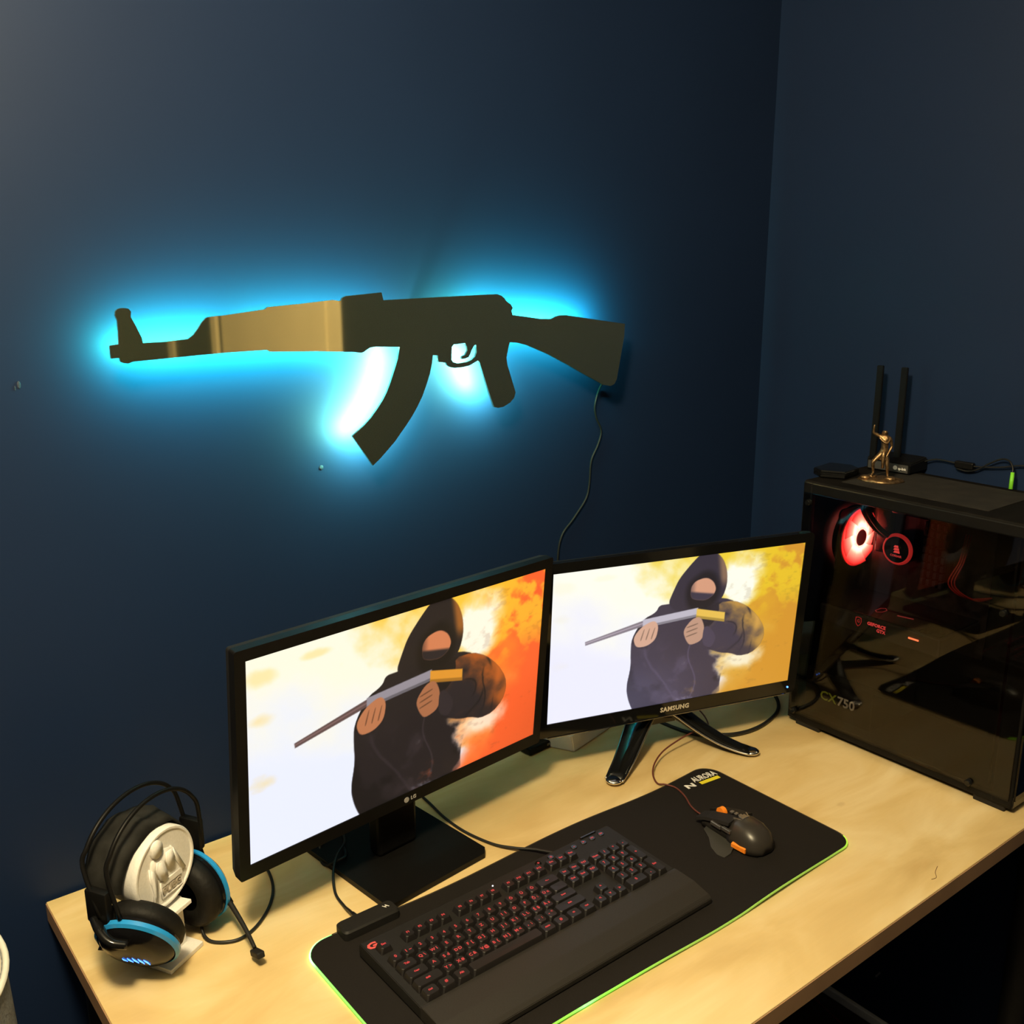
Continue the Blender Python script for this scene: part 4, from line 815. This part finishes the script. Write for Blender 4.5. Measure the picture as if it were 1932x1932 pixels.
# front: dark mesh face behind which two red fans glow
P('front_panel', flat_front := None or B().box(((CX0 + CX1) / 2, CY0 + 0.002, CZ1 - 0.03), (CX1 - CX0, 0.006, 0.06), bev=0.002).box(((CX0 + CX1) / 2, CY0 + 0.002, CZ0 + 0.012), (CX1 - CX0, 0.006, 0.024), bev=0.002), GLOSS)
P('front_glass', B().box(((CX0 + CX1) / 2, CY0 - 0.002, (CZ0 + CZ1) / 2), (CX1 - CX0 - 0.002, 0.003, CZ1 - CZ0 - 0.03)), GL)
def fan(cx, cy, cz, rad, hot, face=-1):
    FM = basis((cx, cy, cz), (1, 0, 0), (0, 0, 1), (0, face, 0))
    fr_ = P('fan', B().lathe([(rad * 1.0, -0.016), (rad * 1.05, -0.016), (rad * 1.05, 0.002), (rad * 1.0, 0.002), (rad * 1.0, -0.016)], FM, 48), INNER, smooth=True)
    put('fan_frame', flat_tr(rad, FM), INNER, fr_)
    for k in range(9):
        bl = B(); a0 = 2 * pi * k / 9; vs = []
        for j, r_ in enumerate((0.34, 0.6, 0.97)):
            for q, da in enumerate((0.0, 0.33, 0.62)):
                a = a0 + da + j * 0.16; vs.append(FM @ Vector((rad * r_ * cos(a), rad * r_ * sin(a), 0.0045 + q * 0.0022)))
        bl.add(vs, [(0, 1, 4, 3), (1, 2, 5, 4), (3, 4, 7, 6), (4, 5, 8, 7)])
        put('fan_blade', bl, FANM if hot else FANM2, fr_, smooth='all')
    put('fan_diffuser', B().lathe([(rad * 0.30, 0.0035), (rad * 1.0, 0.0035)], FM, 48), FANM if hot else FANM2, fr_)
    put('fan_ring', B().lathe([(rad * 0.29, 0.009), (rad * 0.36, 0.0085), (rad * 0.38, 0.002), (rad * 0.29, 0.002)], FM, 40), FANRING if hot else FANM2, fr_, smooth=True, label='glowing ring round the fan hub')
    put('fan_hub', B().lathe([(0, 0.010), (rad * 0.27, 0.010), (rad * 0.29, 0.008), (rad * 0.29, 0.003)], FM, 32), mat('fan_hub_dark_red', (0.10, 0.008, 0.006), 0.5, emit=(0.5, 0.02, 0.02), strength=0.25), fr_, smooth=True)
    return fr_
def flat_tr(rad, FM):
    s_ = rad * 1.09; me_ = flat_shape([(x, y) for x, y in rrect(2 * s_, 2 * s_, 0.012)], [[(rad * 1.02 * cos(2 * pi * k / 40), rad * 1.02 * sin(2 * pi * k / 40)) for k in range(40)]], 0.004)
    me_.transform(FM @ Matrix.Translation((0, 0, -0.002))); 
    me_.transform(wmat(pc).inverted()); return me_
def fan_mat(name, s0, s1, c0, c1, ctr, rad):
    m = bpy.data.materials.new(name); m.use_nodes = True; nt = m.node_tree; N = nt.nodes; L = nt.links; b_ = N['Principled BSDF']
    b_.inputs['Base Color'].default_value = (0.5, 0.02, 0.015, 1); b_.inputs['Roughness'].default_value = 0.4
    g = N.new('ShaderNodeNewGeometry'); v = N.new('ShaderNodeVectorMath'); v.operation = 'DISTANCE'; v.inputs[1].default_value = ctr; L.new(g.outputs['Position'], v.inputs[0])
    r = N.new('ShaderNodeMapRange'); r.inputs[1].default_value = rad * 0.3; r.inputs[2].default_value = rad; L.new(v.outputs['Value'], r.inputs[0])
    cr = N.new('ShaderNodeValToRGB'); cr.color_ramp.elements[0].color = (*c0, 1); cr.color_ramp.elements[1].color = (*c1, 1); x = cr.color_ramp.elements.new(0.45); x.color = (1.0, 0.10, 0.07, 1); L.new(r.outputs[0], cr.inputs[0]); L.new(cr.outputs[0], b_.inputs['Emission Color'])
    r2_ = N.new('ShaderNodeMapRange'); r2_.inputs[1].default_value = rad * 0.3; r2_.inputs[2].default_value = rad; r2_.inputs[3].default_value = s0; r2_.inputs[4].default_value = s1; L.new(v.outputs['Value'], r2_.inputs[0]); L.new(r2_.outputs[0], b_.inputs['Emission Strength'])
    return m
FC = (1.727, 1.088, 1.101)
FANM = fan_mat('red_lit_fan_plastic', 20.0, 0.95, (1.0, 0.36, 0.28), (0.80, 0.02, 0.02), FC, 0.058)
FANM2 = mat('front_fan_red', (0.3, 0.01, 0.01), 0.4, emit=(1.0, 0.03, 0.05), strength=0.7)
FANRING = mat('fan_ring_hot', (0.5, 0.1, 0.1), 0.4, emit=(1.0, 0.35, 0.28), strength=6.0)
# pass world=True-like coordinates: fan children are built in world space
_put = put
def put(name, b, m, parent=None, world=False, smooth=False, **props):
    if parent is not None and parent.name.startswith('fan'): world = True
    return _put(name, b, m, parent, world, smooth, **props)
def flat_tr(rad, FM):
    s_ = rad * 1.09; me_ = flat_shape([(x, y) for x, y in rrect(2 * s_, 2 * s_, 0.012)], [[(rad * 1.02 * cos(2 * pi * k / 40), rad * 1.02 * sin(2 * pi * k / 40)) for k in range(40)]], 0.004)
    me_.transform(FM @ Matrix.Translation((0, 0, -0.002))); return me_
fan(*FC, 0.059, True)
fan(1.690, 0.695, 0.86, 0.056, False, face=-1)
fan(1.690, 0.695, 1.00, 0.056, False, face=-1)
P('fan_glow_blocker', B().box((1.690, 0.712, 0.99), (0.20, 0.004, 0.44)), INNER)  # added dark panel, hides the front fans' red glow from the side
# motherboard, cooler pump, memory, graphics card, power supply
P('motherboard', B().box((1.769, 0.955, 1.055), (0.003, 0.245, 0.290)), mat('dark_circuit_board', (0.012, 0.010, 0.010), 0.45, var=0.5, scale=120, bump=0.3))
P('heat_sink', B().box((1.755, 1.045, 1.120), (0.022, 0.030, 0.090), bev=0.003), GLOSS)
P('heat_sink', B().box((1.755, 0.99, 1.170), (0.022, 0.080, 0.022), bev=0.003), GLOSS)
PM = basis((1.727, 0.993, 1.099), (0, -1, 0), (0, 0, 1), (-1, 0, 0))
pump = P('cooler_pump', B().lathe([(0.031, -0.036), (0.031, 0.010), (0.029, 0.015), (0.0255, 0.0155), (0, 0.0155)], PM, 40), GLOSS, smooth=True)
_put('pump_ring', B().lathe([(0.0255, 0.0158), (0.0270, 0.0165), (0.0290, 0.0155), (0.0310, 0.0105)], PM, 40), REDPUMP, pump, world=True, smooth=True, label='glowing red ring')
b = B()
for k, (dx, w_) in enumerate(((-0.001, 0.010), (0.0, 0.012), (0.001, 0.013))):
    z_ = 0.0085 - k * 0.0052
    b.prism([(dx - w_ / 2, z_ - 0.0045), (dx + w_ / 2, z_ - 0.0045), (dx + w_ / 2 - 0.001, z_), (dx - w_ / 2 + 0.002, z_ - 0.0005)], 0.0158, 0.0163, PM)
_put('pump_emblem', b, REDDIM, pump, world=True, label='glowing red sail emblem')
_put('pump_lettering', text_mesh('CORSAIR', 0.0058, 0.0001, PM @ Matrix.Translation((0, -0.0125, 0.0160))), REDDIM, pump, world=True)
for k in range(2):
    P('coolant_tube', B().tube([(1.718, 1.012 + k * 0.012, 1.118), (1.700, 1.030 + k * 0.012, 1.140), (1.690, 1.048 + k * 0.010, 1.175), (1.695, 1.030 + k * 0.01, 1.205), (1.72, 0.98, 1.222)], 0.0055, 10), mat('rubber_tube', (0.016, 0.014, 0.014), 0.5, var=0.1), smooth='all')
P('radiator', B().box((1.690, 0.93, 1.210), (0.12, 0.27, 0.022), bev=0.002), INNER)
RAMM = mat('memory_heat_spreader', (0.045, 0.040, 0.060), 0.35, 0.6, var=0.2, scale=90)
for k in range(4):
    y = 0.946 - k * 0.0125
    rm = P('memory_stick', B().box((1.750, y, 1.100), (0.032, 0.004, 0.128), bev=0.0006), INNER)
    for j in range(8):
        _put('heat_fin', B().box((1.7315, y, 1.045 + j * 0.0158), (0.010, 0.0068, 0.0118), bev=0.001), RAMM, rm, world=True)
gpu = P('graphics_card', B().box((1.690, 0.965, 0.968), (0.140, 0.250, 0.036), bev=0.004), mat('card_shroud', (0.014, 0.013, 0.013), 0.4, var=0.15, scale=60))
_put('backplate', B().box((1.690, 0.965, 0.988), (0.136, 0.245, 0.002), bev=0.0005), GLOSS, gpu, world=True)
GM = basis((1.6195, 0.965, 0.970), (0, -1, 0), (0, 0, 1), (-1, 0, 0))
sh = flat_shape([(-0.006, 0.008), (0, 0.0095), (0.006, 0.008), (0.0065, 0.0), (0.004, -0.006), (0, -0.0095), (-0.004, -0.006), (-0.0065, 0.0)], [[(-0.005, 0.007), (-0.0056, 0.0), (-0.0034, -0.0053), (0, -0.0082), (0.0034, -0.0053), (0.0056, 0.0), (0.005, 0.007), (0, 0.0084)]], 0.0006)
sh.transform(GM @ Matrix.Translation((-0.038, 0.002, 0))); _put('shield_emblem', sh, REDPUMP, gpu, world=True, label='glowing red shield emblem')
_put('shield_letter', text_mesh('G', 0.0085, 0.0003, GM @ Matrix.Translation((-0.038, 0.003, 0))), REDPUMP, gpu, world=True)
_put('card_lettering', text_mesh('GEFORCE', 0.0088, 0.0002, GM @ Matrix.Translation((-0.0, 0.0045, 0)), bold=0.0002), REDDIM, gpu, world=True)
_put('card_lettering', text_mesh('GTX', 0.0088, 0.0002, GM @ Matrix.Translation((0.010, -0.0045, 0)), bold=0.0002), REDDIM, gpu, world=True)
_put('edge_light', B().box((1.618, 0.889, 0.972), (0.001, 0.020, 0.003)), mat('orange_red_led', (0.5, 0.1, 0.05), 0.4, emit=(1.0, 0.16, 0.06), strength=3.0), gpu, world=True, label='glowing orange-red connector light')
bs = flat_shape([(-0.016, 0), (-0.010, 0.007), (0.010, 0.007), (0.016, 0), (0.008, -0.008), (-0.008, -0.008)], [[(-0.0145, 0), (-0.0075, -0.0068), (0.0075, -0.0068), (0.0145, 0), (0.0092, 0.0058), (-0.0092, 0.0058)]], 0.0005)
bs.transform(Matrix.Translation((1.665, 0.985, 0.9895))); _put('plate_emblem', bs, mat('faint_red_print', (0.2, 0.02, 0.02), 0.4, emit=(1, 0.1, 0.1), strength=0.22), gpu, world=True)
_put('plate_stripe', B().box((1.665, 0.935, 0.9895), (0.004, 0.030, 0.0005), 0.2), mat('faint_red_print', (0, 0, 0)), gpu, world=True)
psu = P('power_supply', B().box((1.690, 1.030, 0.805), (0.150, 0.150, 0.086), bev=0.002), INNER)
QM = basis((1.6145, 1.030, 0.800), (0, -1, 0), (0, 0, 1), (-1, 0, 0))
_put('model_lettering', text_mesh('CX', 0.026, 0.0002, QM @ Matrix.Translation((-0.021, 0.0, 0)), bold=0.0004), mat('lime_print', (0.30, 0.38, 0.02), 0.5, var=0.05, emit=(0.3, 0.4, 0.02), strength=0.05), psu, world=True, label='lime green model lettering')  # lime print gets a faint emission to brighten it; it is no lamp
_put('model_lettering', text_mesh('750', 0.026, 0.0002, QM @ Matrix.Translation((0.019, 0.0, 0)), bold=0.0006), WHITEPR, psu, world=True, label='white model number')
P('cover_strip', B().box((CX0 + 0.012, 0.87, 0.862), (0.004, 0.30, 0.012), bev=0.001), INNER)
for k in range(3):
    P('wire', B().tube([(1.74, 0.875 - 0.005 * k, 1.150), (1.70, 0.862 - 0.004 * k, 1.110), (1.68, 0.868 - 0.006 * k, 1.070), (1.70, 0.842 - 0.008 * k, 1.045), (1.75, 0.82, 1.040)], 0.0016, 6), mat('wire_painted_red_light', (0.25, 0.012, 0.01), 0.5, var=0.1), smooth='all')  # red LED light on the wires is put into their colour

# ------------------------------------------------------------------ things on the tower
TZ = CZ1 + 0.0003
rM = basis((1.7815, 1.050, TZ), (0.06, -0.998, 0), (0.998, 0.06, 0), (0, 0, 1))     # x runs along the front edge, -y faces the room
ro = thing('router', 'black router with two upright antennas on the tower near the wall', 'router', M=rM)
b = B().loft([[(-0.044, -0.035, 0.003), (0.044, -0.035, 0.003), (0.044, 0.035, 0.003), (-0.044, 0.035, 0.003)], [(-0.044, -0.035, 0.020), (0.044, -0.035, 0.020), (0.044, 0.035, 0.026), (-0.044, 0.035, 0.026)], [(-0.040, -0.028, 0.024), (0.040, -0.028, 0.024), (0.040, 0.030, 0.029), (-0.040, 0.030, 0.029)]])
bmesh.ops.bevel(b.bm, geom=list(b.bm.edges), offset=0.0015, segments=2, affect='EDGES')
put('body', b, BLACK, ro)
put('front_face', B().box((0, -0.0355, 0.012), (0.082, 0.001, 0.015)), mat('router_face', (0.05, 0.047, 0.045), 0.4, var=0.1), ro)
put('printed_lettering', text_mesh('tp-link', 0.0062, 0.0002, Matrix.Translation((0.0295, -0.0363, 0.0115)) @ Matrix.Rotation(pi / 2, 4, 'X'), bold=0.0002), WHITEPR, ro)
b = B().lathe([(0, 0), (0.0042, 0), (0.0042, 0.0006), (0, 0.0006)], Matrix.Translation((0.0155, -0.036, 0.0125)) @ Matrix.Rotation(pi / 2, 4, 'X'), 16)
put('printed_emblem', b, WHITEPR, ro)
for x, lean in ((-0.051, 0.0), (-0.001, 0.0)):
    b = B().loft([[(x + sx * 0.0065 + lean * t, -0.001 + sy * 0.003, z) for sx, sy in ((-1, -1), (1, -1), (1, 1), (-1, 1))] for t, z in ((0, 0.010), (0.2, 0.05), (1, 0.200))])
    bmesh.ops.bevel(b.bm, geom=list(b.bm.edges), offset=0.001, segments=2, affect='EDGES')
    an = put('antenna', b, BLACK, ro)
    put('antenna_hinge', B().cyl((x - 0.009, 0.001, 0.014), (x + 0.009, 0.001, 0.014), 0.006, n=14), BLACK, an, smooth=True)
c = thing('drive_box', 'flat six-sided black box at the rear corner of the tower top', 'box', (1.655, 1.098, TZ), 0.2)
put('shell', B().loft([[(x * s_, y * s_, z) for x, y in ((-0.048, 0.012), (-0.036, -0.030), (0.020, -0.034), (0.040, -0.012), (0.034, 0.030), (-0.030, 0.034))] for s_, z in ((0.94, 0.0005), (1, 0.003), (1, 0.013), (0.96, 0.015))]), GLOSS, c, smooth=True)
put('lid_seam', B().loft([[(x * s_, y * s_, z) for x, y in ((-0.048, 0.012), (-0.036, -0.030), (0.020, -0.034), (0.040, -0.012), (0.034, 0.030), (-0.030, 0.034))] for s_, z in ((1.01, 0.009), (1.01, 0.0098))]), BLACK, c)
# bronze figurine
fx, fy = 1.667, 1.012
toC = Vector((-fx, -fy, 0)).normalized(); sideR = Vector((-toC.y, toC.x, 0))   # picture-right when seen from the camera
FMt = basis((fx, fy, TZ + 0.0002), sideR, -toC, (0, 0, 1))
fg = thing('figurine', 'small bronze statuette of a draped man with one arm raised on the tower', 'figurine', M=FMt)
S = 0.001
b = B(); rk = []
for r_, z in ((39, 0), (40, 2), (36, 5), (26, 7.5)):
    rk.append([(( r_ * (1 + 0.10 * sin(3 * a) + 0.06 * sin(7 * a + z))) * cos(a) * S, (r_ * 0.62 * (1 + 0.10 * sin(4 * a + 1))) * sin(a) * S, (z + (1.2 * sin(5 * a + r_) if z > 1 else 0)) * S) for a in [2 * pi * k / 36 for k in range(36)]])
b.loft(rk); put('rock_base', b, BRONZE, fg, smooth='all')
for (x, y, z, r_) in ((-27, -4, 7, 8), (-16, 6, 8, 7), (16, -6, 7, 9)):
    put('rock', B().ball((x * S, y * S, z * S), r_ * S, 6, (1.3, 1.0, 0.6)), BRONZE, fg, smooth='all')
V = {'pelvis': (1, 0, 55, 6.5), 'waist': (1.5, 0, 64, 5.6), 'chest': (2, 0, 76, 8), 'neckb': (1, 0, 84.5, 4.0), 'neck': (0.5, -0.6, 88, 2.6), 'headlow': (0, -1.2, 92, 4.4), 'head': (0, -1, 96.5, 4.6),
     'shL': (10, 0, 82, 4.0), 'elL': (14.5, 1, 67, 2.7), 'wrL': (8, -4, 52, 1.9), 'haL': (5.5, -5, 47.5, 2.1), 'shR': (-7, 0, 84.5, 4.0), 'elR': (-20, -3, 91, 2.6), 'wrR': (-19.5, -5, 103, 1.8), 'haR': (-18.5, -5, 107, 2.2),
     'hpL': (6, 0, 52, 5.6), 'knL': (9, -3, 31, 3.8), 'anL': (11, 0, 12, 2.3), 'toL': (12, -7, 9, 2.0), 'hpR': (-3.5, 0, 52, 5.6), 'knR': (-17, -9, 38, 4.0), 'anR': (-14.5, -3, 17, 2.4), 'toR': (-17, -10, 13, 2.0)}
EJ = [('pelvis', 'waist'), ('waist', 'chest'), ('chest', 'neckb'), ('neckb', 'neck'), ('neck', 'headlow'), ('headlow', 'head'), ('neckb', 'shL'), ('shL', 'elL'), ('elL', 'wrL'), ('wrL', 'haL'), ('neckb', 'shR'), ('shR', 'elR'), ('elR', 'wrR'), ('wrR', 'haR'),
      ('pelvis', 'hpL'), ('hpL', 'knL'), ('knL', 'anL'), ('anL', 'toL'), ('pelvis', 'hpR'), ('hpR', 'knR'), ('knR', 'anR'), ('anR', 'toR')]
names_ = list(V); me = bpy.data.meshes.new('body'); K = 0.01       # built at ten times size, then scaled down
me.from_pydata([tuple(c_ * K for c_ in V[n_][:3]) for n_ in names_], [(names_.index(a), names_.index(c_)) for a, c_ in EJ], [])
bo = bpy.data.objects.new('body', me); COL.objects.link(bo)
md = bo.modifiers.new('skin', 'SKIN'); md.use_smooth_shade = True
for i_, n_ in enumerate(names_):
    sv = me.skin_vertices[0].data[i_]; sv.radius = (V[n_][3] * K * 1.22, V[n_][3] * K * 1.02); sv.use_root = n_ == 'pelvis'
sb = bo.modifiers.new('sub', 'SUBSURF'); sb.levels = 2; sb.render_levels = 2
bpy.context.view_layer.update()
ev = bpy.data.meshes.new_from_object(bo.evaluated_get(bpy.context.evaluated_depsgraph_get()))
bpy.data.objects.remove(bo); ev.transform(Matrix.Diagonal((0.1, 0.1, 0.1, 1)))
body = put('body', ev, BRONZE, fg, smooth='all')
put('beard', B().ball((0.0, -0.0036, 0.0915), 0.0026, 8, (0.8, 0.7, 1.5)), BRONZE, body, smooth='all')
put('skirt', B().loft([[(1.5 * S + w_ * S * cos(a) * (1 + 0.06 * sin(9 * a)), w_ * 0.85 * S * sin(a) * (1 + 0.06 * sin(9 * a)), z * S) for a in [2 * pi * k / 40 for k in range(40)]] for w_, z in ((6.4, 62), (8.0, 56), (9.2, 48), (10.0, 42))], cap=False), BRONZE, fg, smooth='all')
put('cloth_tail', B().loft([[((1 + dx) * S, (-9.4 + dy) * S, z * S) for dx, dy in ((-w_, 0.6), (-w_ * 0.3, -0.8), (w_ * 0.4, -0.4), (w_, 0.7), (0, 1.2))] for w_, z in ((4.2, 58), (3.6, 48), (3.2, 38), (2.4, 27))]), BRONZE, fg, smooth='all')
put('sash', B().tube([(-8 * S, -5.5 * S, 83 * S), (-2 * S, -8.2 * S, 77 * S), (5 * S, -8.2 * S, 74 * S), (10 * S, -3 * S, 80 * S)], 0.0022, 8), BRONZE, fg, smooth='all')

# cables by the right wall behind the tower
c = thing('adapter_cable', 'black cable with an inline adapter along the right wall above the tower', 'cable', (1.81, 0.94, TZ))
put('cord', B().tube([(1.808, 1.02, 1.250), (1.812, 0.99, 1.262), (1.812, 0.961, 1.2625), (1.812, 0.935, 1.2610), (1.812, 0.90, 1.262), (1.812, 0.86, 1.268), (1.812, 0.82, 1.277), (1.812, 0.77, 1.272), (1.812, 0.70, 1.262)], 0.0016, 8), CABLE, c, world=True, smooth='all')
put('adapter', B().box((1.812, 0.930, 1.2605), (0.011, 0.036, 0.013), bev=0.002), BLACK, c, world=True)
c = thing('audio_plug_cable', 'black cable with a bright green plug hanging over the tower top edge', 'cable', (1.80, 0.83, TZ))
put('cord', B().tube([(1.812, 0.945, 1.252), (1.812, 0.925, 1.250), (1.812, 0.905, 1.256), (1.811, 0.885, 1.270), (1.808, 0.862, 1.283), (1.803, 0.845, 1.284), (1.797, 0.834, 1.275), (1.793, 0.831, 1.265)], 0.0017, 8), CABLE, c, world=True, smooth='all')
put('green_plug', B().cyl((1.793, 0.831, 1.266), (1.787, 0.828, 1.2365), 0.0032, 0.0038, 14), mat('green_plug_plastic', (0.22, 0.70, 0.04), 0.4, var=0.05, emit=(0.2, 0.7, 0.05), strength=0.0), c, world=True, smooth='all', label='bright green plug')

# ------------------------------------------------------------------ basket at the left, cable on the floor
bk = thing('laundry_basket', 'tall grey fabric basket with a pale rim left of the desk', 'basket', (-0.013, 1.140, ZF))
BFAB = mat('grey_woven_fabric', (0.17, 0.175, 0.18), 0.9, var=0.25, scale=260, bump=0.6)
h_ = 0.925
put('fabric_wall', B().lathe([(0, 0.003), (0.185, 0.003), (0.190, 0.01), (0.163, h_), (0.159, h_), (0.184, 0.014), (0, 0.012)], n=64), BFAB, bk, smooth=True)
put('rim', B().lathe([(0.164 + 0.0035 * cos(a), h_ + 0.004 * sin(a)) for a in [2 * pi * k / 10 for k in range(11)]], n=64), mat('pale_rim', (0.62, 0.62, 0.56), 0.5, var=0.05), bk, smooth='all')
put('lid', B().lathe([(0, h_ - 0.012), (0.160, h_ - 0.004), (0.160, h_ - 0.007), (0, h_ - 0.015)], n=48), mat('pale_lid_cloth', (0.50, 0.46, 0.38), 0.8, var=0.1, scale=60, bump=0.2), bk, smooth=True)
c = put('floor_cable', B().tube([(1.79, 1.30, ZF + 0.004), (1.785, 1.20, ZF + 0.004), (1.775, 1.124, ZF + 0.004), (1.767, 1.087, ZF + 0.004), (1.757, 1.038, ZF + 0.004), (1.74, 0.95, ZF + 0.004), (1.70, 0.80, ZF + 0.004)], 0.0028, 8), mat('dull_red_cable', (0.10, 0.015, 0.012), 0.5, var=0.1), smooth='all')
c['label'] = 'dull red cable lying on the floor along the right wall under the desk'; c['category'] = 'cable'
